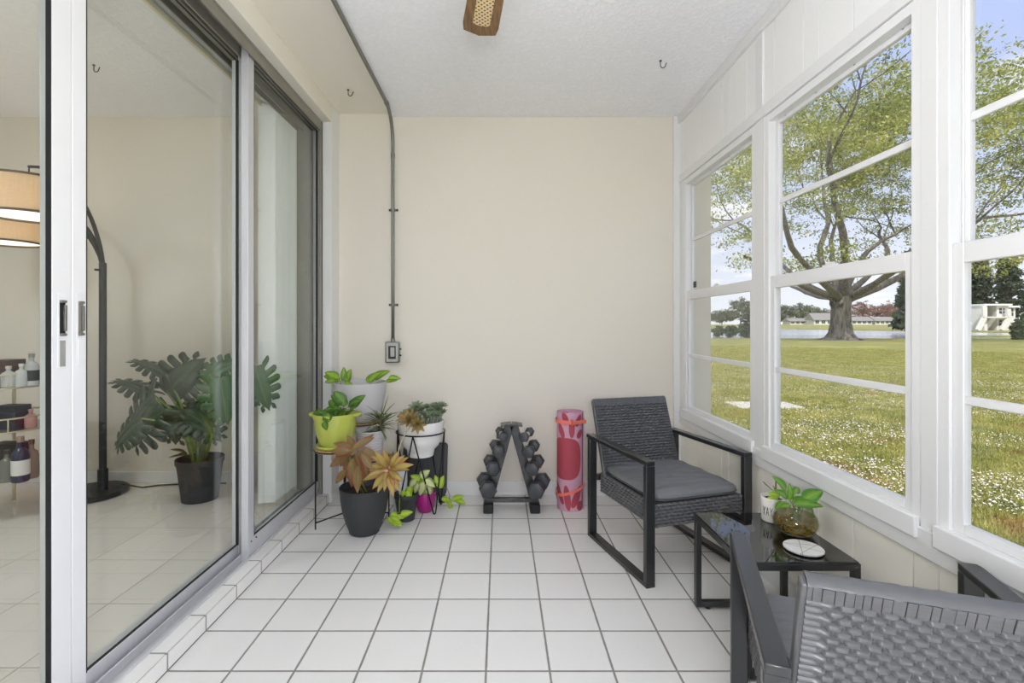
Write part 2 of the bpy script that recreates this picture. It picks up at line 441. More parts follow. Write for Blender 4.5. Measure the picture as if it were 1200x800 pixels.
# ---------------------------------------------------------------- sliding glass door
D = structure('door_1', (-1.16, 1.3, .03))
f = MB()
f.box(-1.255, -1.118, -.50, 3.02, .02, .045)
f.box(-1.126, -1.116, -.50, 3.02, .045, .066)         # outer lip
f.box(-1.165, -1.158, -.50, 3.02, .045, .075); f.box(-1.215, -1.208, -.50, 3.02, .045, .07); f.box(-1.255, -1.235, -.5, 3.02, .045, .085)
f.box(-1.158, -1.126, 2.18, 3.02, .045, .096)
f.build('track', M['alu'], D, bevel=.0012)
f = MB(); zt = 2.353
f.box(-1.255, -1.10, -.5, 3.02, zt - .012, zt)
for x in (-1.105, -1.162, -1.212, -1.25): f.box(x - .003, x + .003, -.5, 3.02, zt - .06, zt - .012)
f.box(-1.112, -1.1, 2.996, 3.02, .06, zt); f.box(-1.255, -1.1, 3.006, 3.02, .045, zt); f.box(-1.255, -1.1, -.5, -.486, .045, zt)
f.build('head_frame', M['alu_dark'], D, bevel=.001)
def panel(xc, a, b, zb, rail, sa, sb, mat_s, gas_at=None):
    p = MB(); h = .016; zt2 = 2.345
    p.box(xc - h, xc + h, a, a + sa, zb, zt2); p.box(xc - h, xc + h, b - sb, b, zb, zt2)
    s = p.build('sliding_panel', mat_s, D, bevel=.002)
    q = MB(); q.box(xc - h + .002, xc + h - .002, a + sa, b - sb, zb, zb + rail)
    q.build('bottom_rail', M['alu'], s, bevel=.002)
    q = MB(); q.box(xc - h + .002, xc + h - .002, a + sa, b - sb, 2.292, zt2)
    q.build('top_rail', M['alu_dark'], s, bevel=.002)
    g = MB(); ga = .0035; gx = xc + .0155
    for u0, u1 in ((a + sa, a + sa + ga), (b - sb - ga, b - sb)): g.box(xc + .003, gx, u0, u1, zb + rail, 2.292)
    g.box(xc + .003, gx - .005, a + sa + ga, b - sb - ga, zb + rail, zb + rail + ga); g.box(xc + .003, gx - .005, a + sa + ga, b - sb - ga, 2.292 - ga, 2.292)
    g.build('gasket', M['rubber'], s)
    g = MB(); g.box(xc - .002, xc + .002, a + sa + .001, b - sb - .001, zb + rail + .001, 2.291)
    g.build('glass', M['glass'], s)
    return s
XB, XC = -1.195, -1.135
pB = panel(XB, 1.344, 2.24, .055, .055, .046, .04, M['alu_white'])
pA = panel(XB, .40, 1.342, .055, .055, .05, .060, M['alu_white'])
pC = panel(XC, 2.165, 3.006, .096, .045, .052, .012, M['alu'])
pD = panel(XC, -.486, .45, .096, .045, .012, .05, M['alu'])
def recess(par, y, w, light):
    q = MB(); x = XB + .0165
    q.box(x, x + .002, y - w / 2 - .005, y + w / 2 + .005, .985, 1.19); o = q.build('handle_plate', M['alu_white'], par, bevel=.001)
    q = MB(); q.box(x + .0015, x + .0025, y - w / 2, y + w / 2, 1.075, 1.165); q.build('handle_recess', M['rubber'] if not light else M['alu_dark'], par)
    q = MB(); q.bar((x + .006, y + w / 4, 1.085), (x + .006, y + w / 4, 1.155), w * .4, .006, (1, 0, 0)); 
    q.box(x + .0015, x + .008, y - w / 2, y + w / 2, 1.072, 1.079); q.box(x + .0015, x + .008, y - w / 2, y + w / 2, 1.161, 1.168)
    q.build('handle', M['galv'], par, bevel=.001)
    q = MB(); q.box(x + .001, x + .003, y - w / 2, y + w / 2, .99, 1.06); q.build('latch_plate', M['galv_light'] if not light else M['alu_white'], par)
recess(pA, 1.311, .017, False); recess(pB, 1.368, .016, True)
for yy, zz in ((2.19, .13), (2.235, .13)): q = MB(); q.tube([(XC + .015, yy, zz), (XC + .019, yy, zz)], .0035, 8); q.build('roller_screw', M['darkmetal'], pC)

# ---------------------------------------------------------------- conduit, junction box, hooks
cp = MB(); pts = [(-.683, YN + .05, 2.430)]
yy = YN + .2
while yy < 2.9: pts.append((-.683, yy, 2.430)); yy += .3
for k in range(9):
    a = k / 8 * PI / 2; pts.append((-.683 - .008 * k / 8, 2.93 + .205 * math.sin(a), 2.225 + .205 * math.cos(a)))
pts.append((-.691, 3.137, 1.5)); pts.append((-.691, 3.137, .995))
C_ = thing('electrical_conduit', 'grey metal conduit running along the ceiling edge and down the back wall', 'pipe', (-.69, 3.13, .99))
cp.tube(pts, .0105, 12); cp.build('pipe', M['galv'], C_, smooth='all')
for q0, q1 in (((-.683, 2.915, 2.43), (-.683, 2.945, 2.429)), ((-.691, 3.135, 2.20), (-.691, 3.137, 2.17)), ((-.683, 1.9, 2.43), (-.683, 1.93, 2.43))):
    cl = MB(); cl.tube([q0, q1], .0135, 12); cl.build('coupling', M['galv'], C_, smooth=True)
for z in (1.841, 1.229):
    c = MB(); c.box(-.72, -.662, 3.152, 3.16, z - .008, z + .008); c.tube([(-.691, 3.137, z - .007), (-.691, 3.137, z + .007)], .014, 12)
    c.build('strap', M['galv'], C_, bevel=.001)
    for xx in (-.716, -.666): c = MB(); c.ball((xx, 3.15, z), .006, 8, 6); c.build('screw', M['darkmetal'], C_)
J = thing('junction_box', 'grey metal electrical box at the foot of the wall conduit', 'electrical box', (-.69, 3.14, .86))
b = MB(); x0, x1, z0, z1 = -.735, -.648, .858, .992
b.box(x0, x1, 3.112, 3.16, z0, z1); b.build('box', M['galv'], J, bevel=.006)
b = MB(); b.box(x0 + .006, x1 - .006, 3.104, 3.112, z0 + .006, z1 - .006); b.build('cover_plate', M['galv_light'], J, bevel=.003)
b = MB(); b.box(x0 + .022, x1 - .018, 3.1, 3.104, z0 + .026, z1 - .026); b.build('recess', M['darkmetal'], J, bevel=.001)
b = MB(); b.box(x0 + .036, x1 - .024, 3.093, 3.1, z0 + .04, z1 - .034); b.build('outlet_face', M['galv_light'], J, bevel=.004)
b = MB(); b.lathe([(.016, 0), (.016, .012), (.013, .014), (.013, .022)], (-.691, 3.137, .992), 12); b.build('connector', M['galv'], J, smooth=True)
for z in (.905, .945): b = MB(); b.tube([(x1 - .001, 3.13, z), (x1 + .012, 3.13, z)], .005, 8); b.build('side_screw', M['darkmetal'], J)
def hook(px, py, label, gold=False, zc=HC):
    t_ = (zc - CH); Y = t_ * F / (CY - py); X = (px - CX) / F * Y
    h = MB(); h.tube([(X, Y, zc), (X, Y, zc - .025)] + [(X + .012 - .012 * math.cos(a), Y, zc - .025 - .012 * math.sin(a)) for a in [k * PI / 8 for k in range(1, 8)]] + [(X + .03, Y, zc - .012)], .0022, 8)
    h.lathe([(.007, -.003), (.007, 0)], (X, Y, zc), 10)
    o = h.build('ceiling_hook', M['darkmetal'], loc=(X, Y, zc), smooth=True); tag(o, label, 'hook')
hook(774, 71, 'small dark screw hook in the white ceiling towards the windows')
hook(408, 105, 'small dark screw hook in the cream ceiling strip above the door corner', zc=HC + .02)
hook(110, 76, 'small dark screw hook in the living room ceiling seen through the glass door')

# ---------------------------------------------------------------- ceiling fan, with unseen lamps added as fill light
wood = N('cane_blade_wood'); p = wood.obj()
mp = wood.n('ShaderNodeMapping'); mp.inputs['Scale'].default_value = (14, 1.5, 14); wood.l(p, mp.inputs[0])
nz = wood.noise(mp.outputs[0], 9, 5, .6)
wood.bsdf(wood.ramp(nz, [(.3, lin((84, 60, 34))), (.55, lin((124, 92, 56))), (.75, lin((140, 108, 70)))]), .45, 0, nz, .0004, .3); M['bladewood'] = wood.m
cane = N('cane_webbing'); p = cane.obj(); x = cane.xyz(p)
a = cane.math('SINE', cane.math('MULTIPLY', x[0], 2 * PI / .020)); b = cane.math('SINE', cane.math('MULTIPLY', x[1], 2 * PI / .020))
hol = cane.smooth(cane.math('MULTIPLY', a, b), .3, .5)
cane.bsdf(cane.mix(hol, lin((214, 190, 142)), lin((70, 52, 34))), .5, 0, cane.math('SUBTRACT', 1, hol), .001, .5); M['cane'] = cane.m
M['brass'] = simple('aged_brass', (150, 118, 62), .3, .8)
M['globe'] = emit('fan_fill_glow', (246, 248, 255), 38.0)  # glow of a light kit added under the fan as fill
FX, FY, FZ = .02, 1.20, 2.20
fan = thing('ceiling_fan', 'brown wooden ceiling fan blade with cane inset reaching below the white ceiling', 'ceiling fan', (FX, FY, HC))
b = MB(); b.lathe([(.07, 0), (.065, -.03), (.02, -.05), (.016, -.12), (.09, -.14), (.1, -.2), (.09, -.27), (.05, -.29)], (FX, FY, HC), 32); b.build('motor', M['brass'], fan, smooth=True)
b = MB(); b.lathe([(.05, 0), (.085, -.02), (.10, -.06), (.085, -.10), (.04, -.125), (0, -.13)], (FX, FY, HC - .29), 24); b.build('fill_globe', M['globe'], fan, smooth='all')
a0 = math.atan2(1.0, -.155)
for k in range(4):
    a = a0 + k * PI / 2; ca, sa = math.cos(a), math.sin(a); R = Matrix(((ca, -sa, 0), (sa, ca, 0), (0, 0, 1)))
    L0, L1 = .16, .665; wd = .066
    out = [(L0, -wd * .75), (L1 - .06, -wd), (L1 - .02, -wd * .93), (L1, -.0), (L1 - .02, wd * .93), (L1 - .06, wd), (L0, wd * .75)]
    inn = [(L0 + .1, -.028), (L1 - .078, -.031), (L1 - .068, -.024), (L1 - .064, 0), (L1 - .068, .024), (L1 - .078, .031), (L0 + .1, .028)]
    def mk(poly, za, zb):
        q = MB(); tilt = .10; n = len(poly)
        vs = [R @ Vector((u, v * math.cos(tilt), z + v * math.sin(tilt))) + Vector((FX, FY, FZ)) for z in (za, zb) for u, v in poly]
        q.add(vs, [tuple(range(n))[::-1], tuple(range(n, 2 * n))] + [(i, (i + 1) % n, n + (i + 1) % n, n + i) for i in range(n)]); return q
    bl = mk(out, 0, .008).build('blade', M['bladewood'], fan, bevel=.0015)
    mk(inn, -.0012, .0092).build('cane_inset', M['cane'], bl)
    q = MB(); q.bar(R @ Vector((.07, 0, .03)) + Vector((FX, FY, FZ)), R @ Vector((.2, 0, .012)) + Vector((FX, FY, FZ)), .03, .006); q.build('blade_iron', M['brass'], fan)
M['lampglobe'] = emit('ceiling_fill_glow', (238, 243, 255), 20.0)  # unseen flush lamp added to brighten the living room
def fill_dome(loc, label):
    d = thing('fill_ceiling_light', label, 'added fill light', loc)
    b = MB(); b.lathe([(.31, 0), (.31, -.02), (.29, -.025)], loc, 40); b.build('rim', M['wframe'], d, smooth=True)
    b = MB(); b.lathe([(.29, -.022), (.26, -.06), (.16, -.085), (0, -.095)], loc, 40); b.build('diffuser', M['lampglobe'], d, smooth='all')
M['pendantfill'] = emit('pendant_fill_glow', (246, 248, 255), 50.0)  # unseen lamp added behind the camera to fill the porch with light
pd = thing('fill_pendant', 'white globe fill lamp added out of view in the porch behind the viewer', 'pendant light', (.05, -.42, HC))
b = MB(); b.tube([(.05, -.42, HC), (.05, -.42, 1.28)], .004, 8); b.build('cord', M['rubber'], pd)
b = MB(); b.lathe([(.05, 0), (.045, -.02), (.01, -.03)], (.05, -.42, HC), 20); b.build('canopy', M['wframe'], pd, smooth=True)
b = MB(); b.ball((.05, -.42, 1.12), .17, 28, 18); b.build('globe', M['pendantfill'], pd, smooth='all')
fill_dome((-2.7, 1.2, HC), 'round white fill light added out of view on the living room ceiling')
# ================================================================== furniture
M['blackmetal'] = simple('black_powder_coat', (30, 31, 33), .42, .0, .05, 40, .1, 300, .0002, Coat_Weight=.5, Coat_IOR=1.6, Coat_Roughness=.14)
m = N('flat_wicker'); p = m.obj(); mp = m.n('ShaderNodeMapping'); mp.inputs['Scale'].default_value = (12, 12, 260); m.l(p, mp.inputs[0])
nz = m.noise(mp.outputs[0], 3, 2)
m.bsdf(m.mix(nz, lin((68, 68, 70)), lin((102, 102, 104))), .30, 0, nz, .0005, .4); M['wicker'] = m.m
m = N('charcoal_cushion_fabric'); p = m.obj(); nz = m.noise(p, 7, 4, .6); fn = m.noise(p, 500, 2)
mp = m.n('ShaderNodeMapping'); mp.inputs['Scale'].default_value = (4, 22, 4); m.l(p, mp.inputs[0]); wr = m.noise(mp.outputs[0], 1.3, 3, .5)
m.bsdf(m.mix(nz, lin((102, 103, 106)), lin((122, 123, 126))), .55, 0, m.math('ADD', m.math('MULTIPLY', wr, 6), m.math('MULTIPLY', fn, .15)), .004, .55); M['cushion'] = m.m
M['binding'] = simple('wicker_binding', (90, 90, 92), .3, 0, .1, 30)
M['piping'] = simple('cushion_seam', (60, 61, 64), .6)

def weave_panel(o, ux, uy, wid, hei, thick, rowh=.0142, per=.028, ns=10, nr=5, both=True, amp=.0095, margin=0.0):
    """flat-strand weave over a panel: o lower left corner, ux/uy unit vectors, thickness along ux x uy"""
    o = Vector(o); ux = Vector(ux).normalized(); uy = Vector(uy).normalized(); nn = ux.cross(uy).normalized()
    rows = max(1, round(hei / rowh)); rowh = hei / rows; cols = round(wid / (per / ns)); mb = MB()
    nv = rows * nr + 1
    for sgn in ((1, -1) if both else (1,)):
        vs = []
        for j in range(nv):
            r = min(j // nr, rows - 1); t = (j - r * nr) / nr; prof_ = (1 - abs(2 * t - 1) ** 2.2)
            for i in range(cols + 1):
                u = i / cols * wid; ph = 2 * PI * u / per + (PI if r % 2 else 0)
                edge = min(1, min(u, wid - u) / .012) if margin == 0 else min(1, max(0, (min(u, wid - u) - margin) / .008))
                wv = .5 + .5 * math.tanh(4.0 * (math.cos(ph) * sgn + .68))
                hgt = amp * prof_ * (wv * edge + (.75 if edge < 1 else 0) * (1 - edge))
                vs.append(o + ux * u + uy * (j / nr * rowh) + nn * sgn * (thick / 2 - amp * .5 + hgt))
        w = cols + 1
        fs = [(j * w + i, j * w + i + 1, (j + 1) * w + i + 1, (j + 1) * w + i) if sgn > 0 else (j * w + i, (j + 1) * w + i, (j + 1) * w + i + 1, j * w + i + 1) for j in range(nv - 1) for i in range(cols)]
        mb.add(vs, fs)
    # solid core so that the strands never read as a sheet
    c = [o, o + ux * wid, o + ux * wid + uy * hei, o + uy * hei]; q = [p_ + nn * s * (thick / 2 - amp * .6) for s in (-1, 1) for p_ in c]
    mb.add(q, [(0, 3, 2, 1), (4, 5, 6, 7), (0, 1, 5, 4), (1, 2, 6, 5), (2, 3, 7, 6), (3, 0, 4, 7)])
    return mb

def make_armchair(label):
    t = thing('patio_armchair', label, 'armchair', (0, 0, 0), 'pair of wicker patio armchairs')
    bm_ = M['blackmetal']; hx, yf, yr, za = .25, -.26, .26, .53; wb, tb = .042, .020
    for s in (-1, 1):
        x = s * hx
        for y, rk in ((yf, .0), (yr, .0)):
            MB().box(x - wb / 2, x + wb / 2, y - .0125, y + .0125, .02, za - tb).build('leg', bm_, t, bevel=.0025)
        MB().box(x - wb / 2, x + wb / 2, yf - .0125, yr + .0125 + .012, za - tb, za).build('armrest', bm_, t, bevel=.003)
        MB().box(x - wb / 2, x + wb / 2, yf - .0125, yr + .0125, 0, .02).build('floor_runner', bm_, t, bevel=.0025)
        f = MB()
        for y in (yf + .02, yr - .02): f.lathe([(.012, -.004), (.012, .002)], (x, y, .002), 12)
    # seat base: four woven aprons
    sx, y0, y1, z0, z1 = hx - wb / 2 - .004, -.262, .205, .243, .343
    a = MB(); th = .022
    for mbp in (weave_panel((-sx, y0 + th / 2, z0), (1, 0, 0), (0, 0, 1), 2 * sx, z1 - z0, th), weave_panel((sx, y1, z0), (-1, 0, 0), (0, 0, 1), 2 * sx, z1 - z0, th, both=False),
                weave_panel((sx - th / 2, y0, z0), (0, 1, 0), (0, 0, 1), y1 - y0, z1 - z0, th), weave_panel((-sx + th / 2, y1, z0), (0, -1, 0), (0, 0, 1), y1 - y0, z1 - z0, th)):
        a.add(mbp.v, mbp.f)
    a.box(-sx + .01, sx - .01, y0 + .01, y1, z0 + .05, z1 - .006)
    a.build('seat_base', M['wicker'], t, smooth=True, angle=70)
    # cushion: soft square pad
    c = MB(); n = 26; cz, hz = .365, .030; hxx, hy = sx - .004, .232; cy = -.035; vs = []; rings = 12
    for i in range(rings + 1):
        th_ = -PI / 2 + PI * i / rings
        for k in range(n * 4):
            a_ = 2 * PI * k / (n * 4); ca, sa = math.cos(a_), math.sin(a_); q = (abs(ca) ** 9 + abs(sa) ** 9) ** (-1 / 9)
            cr = math.copysign(abs(math.cos(th_)) ** .22, 1); rim = cr
            px, py = ca * q * rim * hxx, sa * q * rim * hy
            zz = cz + math.copysign(abs(math.sin(th_)) ** .75, math.sin(th_)) * hz * (1 if th_ > 0 else .8)
            if th_ > 0: zz += .003 * math.sin(px * 31 + 1.3) * math.sin(py * 47) * math.sin(th_)
            vs.append((px * (1 + .004 * math.sin(a_ * 22)), cy + py * (1 + .004 * math.sin(a_ * 26)), zz))
    m_ = n * 4; fs = [(i * m_ + k, i * m_ + (k + 1) % m_, (i + 1) * m_ + (k + 1) % m_, (i + 1) * m_ + k) for i in range(rings) for k in range(m_)]
    c.add(vs, fs); cu = c.build('seat_cushion', M['cushion'], t, smooth='all')
    # seam around the cushion
    pts = []
    for k in range(72):
        a_ = 2 * PI * k / 72; ca, sa = math.cos(a_), math.sin(a_); q = (abs(ca) ** 9 + abs(sa) ** 9) ** (-1 / 9)
        pts.append((ca * q * (hxx + .0005), cy + sa * q * (hy + .0005), cz - .004))
    c = MB(); c.tube(pts, .0022, 6, closed=True); c.build('seam', M['piping'], cu, smooth='all')
    # backrest, leaning back
    bot, top = Vector((0, .185, .335)), Vector((0, .318, .704)); up = (top - bot).normalized(); H = (top - bot).length; bw = .217
    b = weave_panel(bot + Vector((bw, 0, 0)), (-1, 0, 0), up, 2 * bw, H - .034, .031, margin=.022)
    br_ = b.build('backrest', M['wicker'], t, smooth=True, angle=75)
    # band of flat vertical strips under a lengthwise bound top edge
    w = MB(); nn = Vector((1, 0, 0)).cross(up).normalized(); x = -bw; k = 0; rs = random.Random(4)
    base = bot + up * (H - .036)
    while x < bw - .004:
        wid = min(rs.choice((.011, .013, .017)), bw - x); xa, xb = x + .0003, x + wid - .0003; lf_ = rs.uniform(-.0006, .0008)
        prof_ = [(-.0150 - lf_, -.002), (-.0150 - lf_, .027), (.0150 + lf_, .027), (.0150 + lf_, -.002)]
        vs = [base + Vector((xx, 0, 0)) + nn * d + up * h for xx in (xa, xb) for d, h in prof_]
        w.add(vs, [(i, (i + 1) % 4, 4 + (i + 1) % 4, 4 + i) for i in range(4)] + [(3, 2, 1, 0), (4, 5, 6, 7)]); x += wid
    w.build('wrapped_band', M['wicker'], br_, bevel=.0006, seg=1)
    w = MB(); n_ = 60; vs = []; sg = 10
    for i in range(n_ + 1):
        xx = -bw + 2 * bw * i / n_; tie = 1.0 if (i % 8) in (3, 4) else .94 + .015 * math.sin(i * 1.3)
        for k in range(sg):
            a_ = 2 * PI * k / sg; vs.append(base + Vector((xx, 0, 0)) + nn * (math.cos(a_) * .0162 * tie) + up * (.029 + math.sin(a_) * .0065 * tie))
    w.add(vs, [(i * sg + k, i * sg + (k + 1) % sg, (i + 1) * sg + (k + 1) % sg, (i + 1) * sg + k) for i in range(n_) for k in range(sg)] + [tuple(range(sg))[::-1], tuple(n_ * sg + k for k in range(sg))])
    w.build('top_binding', M['binding'], br_, smooth=True, angle=60)
    for s in (-1, 1): w = MB(); w.bar(bot + Vector((s * (bw + .001), 0, 0)) - up * .03, top + Vector((s * (bw + .001), 0, 0)) - up * .008, .014, .024, (0, 1, 0)); w.build('side_rail', M['wicker'], t, bevel=.004)
    w = MB(); w.bar((-hx + .01, yr - .03, .315), (hx - .01, yr - .03, .315), .02, .03); w.build('rear_rail', bm_, t, bevel=.002)
    return t
chair = make_armchair('grey wicker armchair with black frame by the back wall, facing the viewer')
chair.location = (.792, 2.372, 0); chair.rotation_euler = (0, 0, math.radians(16.3))
near = copy_thing(chair, (.798, 1.003, 0), math.radians(160.2), label='nearest wicker armchair with its woven back towards the viewer, beside the side table')

# ---------------------------------------------------------------- side table
TX0, TX1, TY0, TY1, TZ = .757, 1.114, 1.507, 1.911, .368
tb = thing('side_table', 'low black square side table with glass top between the two armchairs', 'side table', ((TX0 + TX1) / 2, (TY0 + TY1) / 2, 0))
m = N('black_table_glass'); m.bsdf(lin((14, 14, 16)), .015, 0, None, IOR=1.9); M['tglass'] = m.m
MB().box(TX0 + .004, TX1 - .004, TY0 + .004, TY1 - .004, TZ - .005, TZ).build('glass_top', M['tglass'], tb, bevel=.0012)
lw = .022
r = MB()
r.box(TX0, TX1, TY0, TY0 + lw, TZ - .005 - lw, TZ - .005); r.box(TX0, TX1, TY1 - lw, TY1, TZ - .005 - lw, TZ - .005)
r.box(TX0, TX0 + lw, TY0 + lw, TY1 - lw, TZ - .005 - lw, TZ - .005); r.box(TX1 - lw, TX1, TY0 + lw, TY1 - lw, TZ - .005 - lw, TZ - .005)
r.build('top_frame', M['blackmetal'], tb, bevel=.002)
for y in (TY0, TY1 - lw):
    for x in (TX0, TX1 - lw):
        MB().box(x, x + lw, y, y + lw, .008, TZ - .005 - lw).build('leg', M['blackmetal'], tb, bevel=.002)
    MB().box(TX0 + lw, TX1 - lw, y, y + lw, .008, .008 + lw).build('floor_bar', M['blackmetal'], tb, bevel=.002)
    for x in (TX0 + .05, TX1 - .05): MB().lathe([(.010, 0), (.010, .008)], (x, y + lw / 2, 0), 12).build('foot', M['rubber'], tb)

# coaster
m = N('marble'); p = m.obj(); x = m.xyz(p)
def line(a, b, c, w=.0012):
    d = m.math('ABSOLUTE', m.math('ADD', m.math('ADD', m.math('MULTIPLY', x[0], a), m.math('MULTIPLY', x[1], b)), c)); return m.math('SUBTRACT', 1, m.smooth(d, w * .4, w * 1.3))
ln = line(.6, .8, .004); 
for q in ((.9, -.43, .008), (.2, .98, -.02), (-.55, .83, .018)): ln = m.math('MAXIMUM', ln, line(*q))
c = m.mix(m.noise(p, 30, 5, .6), lin((226, 224, 220)), lin((242, 241, 238))); c = m.mix(m.math('MULTIPLY', ln, .8), c, lin((120, 116, 110)))
m.bsdf(c, .3); M['marble'] = m.m
cx, cy = .988, 1.592
k_ = thing('marble_coaster', 'round white marble coaster with grey veins on the side table', 'coaster', (cx, cy, TZ))
MB().lathe([(.056, .003), (.0585, .0045), (.0585, .0085), (.057, .010), (0, .010)], (cx, cy, TZ), 48).build('disc', M['marble'], k_, smooth=True)
MB().lathe([(.055, 0), (.055, .003)], (cx, cy, TZ), 40).build('cork_base', M['rubber'], k_)

# ---------------------------------------------------------------- dumbbell rack and dumbbells
M['iron'] = simple('rubber_hex_head', (66, 67, 70), .42, .1, .1, 50, .3, 200, .0004)
M['chrome'] = simple('chrome_grip', (200, 202, 206), .2, .9)
RK = thing('dumbbell_rack', 'black A-shaped metal dumbbell rack standing against the back wall', 'rack', (.065, 2.93, 0))
cxr = .0655
yc = 2.915
HP = {}
import itertools
for s in (-1, 1):
    foot = Vector((cxr + s * .137, yc, .055)); head = Vector((cxr + s * .012, yc, .508)); ax_ = (head - foot).normalized()
    up_ = MB(); up_.bar(foot - ax_ * .02, head, .050, .085, (0, 1, 0))
    u = up_.build('upright', M['blackmetal'], RK, bevel=.003)
    for f_ in (.17, .42, .64, .84):
        sh = MB(); p_ = foot.lerp(head, f_) + Vector((s * .032, 0, -.012)); sh.bar(p_ + Vector((-s * .02, 0, 0)), p_ + Vector((s * .026, 0, .010)), .075, .005); sh.build('cradle', M['blackmetal'], u, bevel=.001)
    MB().box(foot.x - .029, foot.x + .029, yc - .075, yc + .075, 0, .052).build('foot', M['rubber'], RK, bevel=.006)
    fl = MB(); fl.bar(head + Vector((s * .003 - s * .012, 0, .004)), head + Vector((s * .052, 0, -.004)), .10, .006); fl.build('top_flap', M['blackmetal'], RK, bevel=.0015)
MB().bar((cxr - .12, yc - .03, .068), (cxr + .12, yc - .03, .068), .028, .026).build('crossbar', M['blackmetal'], RK, bevel=.003)
sizes = [(.052, .062, 'largest'), (.043, .052, 'second largest'), (.038, .047, 'second smallest'), (.029, .040, 'smallest')]
pxs = [[(572.5, 575.5), (578.5, 550.5), (585, 530.5), (590.3, 512.5)], [(627.5, 576), (622.5, 550.5), (618.3, 530.5), (613.6, 513)]]
where = ['on the bottom cradle', 'on the second cradle up', 'on the third cradle up', 'on the top cradle']
for si, s in enumerate((-1, 1)):
    for i, (R_, hl, nm) in enumerate(sizes):
        Yf = yc - .055 - hl; c = at(pxs[si][i][0], pxs[si][i][1], Yf)
        d = Vector((-.13 if s < 0 else .27, .98, 0)).normalized()
        g = thing('dumbbell', '%s hex dumbbell %s of the rack\'s %s' % (nm, where[i], 'plant side' if s < 0 else 'yoga-mat side'), 'dumbbell', tuple(c), 'hex dumbbells on the A-shaped rack')
        L = hl * 2 + .105; sd = Vector((d.y, -d.x, 0)); up = Vector((0, 0, 1))
        for e in (0, L - hl):
            hx_ = MB(); a0_ = PI / 6 * 0; vs = []
            for tt, sc_ in ((0, .74), (.10, .97), (.15, 1), (.85, 1), (.90, .97), (1, .74)):
                for k in range(6):
                    a_ = PI / 3 * k + .0 + s * .12; vs.append(c + d * (e + hl * tt) + (sd * math.cos(a_) + up * math.sin(a_)) * R_ * sc_)
            fs = [(j * 6 + k, j * 6 + (k + 1) % 6, (j + 1) * 6 + (k + 1) % 6, (j + 1) * 6 + k) for j in range(5) for k in range(6)] + [tuple(range(5, -1, -1)), tuple(30 + k for k in range(6))]
            hx_.add(vs, fs); hx_.build('hex_head', M['iron'], g, bevel=.002)
        hd = MB(); hd.tube([c + d * (hl - .002), c + d * (hl + .02), c + d * (L / 2), c + d * (L - hl - .02), c + d * (L - hl + .002)], [.012, .013, .0155, .013, .012], 14); hd.build('handle', M['chrome'], g, smooth='all')

# ---------------------------------------------------------------- yoga mat roll
YX, YY, YR, YHt = .4196, 2.945, .084, .578
m = N('printed_yoga_mat'); p = m.obj(); x = m.xyz(p)
th = m.math('MULTIPLY', m.math('ARCTAN2', x[0], m.math('MULTIPLY', x[1], -1)), YR)      # arc length round the roll, 0 faces the room
def ell(u0, z0, a, b, rot=0, pw=2.0):
    du = m.math('SUBTRACT', th, u0); dz = m.math('SUBTRACT', x[2], z0); cr, sr = math.cos(rot), math.sin(rot)
    A = m.math('DIVIDE', m.math('ADD', m.math('MULTIPLY', du, cr), m.math('MULTIPLY', dz, sr)), a); B = m.math('DIVIDE', m.math('ADD', m.math('MULTIPLY', du, -sr), m.math('MULTIPLY', dz, cr)), b)
    d = m.math('ADD', m.math('POWER', m.math('ABSOLUTE', A), pw), m.math('POWER', m.math('ABSOLUTE', B), pw)); return m.math('SUBTRACT', 1, m.smooth(d, .93, 1.07))
ms = ell(-.045, .31, .115, .124, 0, 2.8)
for q in ((-.075, .475, .020, .05, .45), (.0, .49, .020, .055, 0), (.062, .455, .021, .032, -.9), (.05, .535, .02, .04, -.6), (-.045, .55, .02, .035, .5), (-.03, .08, .022, .075, .15), (.035, .085, .026, .07, -.5), (.065, .03, .03, .03, -.3), (-.09, .10, .02, .07, .5), (.16, .3, .05, .2, 0), (-.2, .3, .05, .2, 0)):
    ms = m.math('MAXIMUM', ms, ell(*q))
halo = ell(-.03, .31, .122, .14, 0, 2.8)
c = m.mix(m.noise(p, 8, 2), lin((198, 150, 172)), lin((208, 164, 184))); c = m.mix(ms, c, lin((172, 68, 82)))
m.bsdf(c, .65, 0, m.noise(p, 400, 1), .0003, .4); M['yoga'] = m.m
yg = thing('yoga_mat', 'rolled pink and red patterned yoga mat standing upright by the back wall', 'yoga mat', (YX, YY, 0))
q = MB(); n = 190; turns = 7; vs = []; th0 = .0060
for i in range(n + 1):
    t_ = i / n; r_ = .016 + (YR - .016) * t_; a = -t_ * turns * 2 * PI - .35
    for dr in (0, -th0):
        for z in (.0, YHt): vs.append((YX + (r_ + dr) * math.cos(a), YY + (r_ + dr) * math.sin(a), z + .0035 * math.sin(t_ * 9) * (z > 0)))
fs = []
for i in range(n):
    a = i * 4; b = a + 4
    fs += [(a, b, b + 1, a + 1), (a + 2, a + 3, b + 3, b + 2), (a + 1, b + 1, b + 3, a + 3), (a, a + 2, b + 2, b)]
fs += [(0, 1, 3, 2), (n * 4, n * 4 + 2, n * 4 + 3, n * 4 + 1)]
q.add(vs, fs); q.build('mat_roll', M['yoga'], yg, smooth=True, angle=50)
M['coral'] = simple('coral_strap', (236, 122, 102), .6, 0, .05)
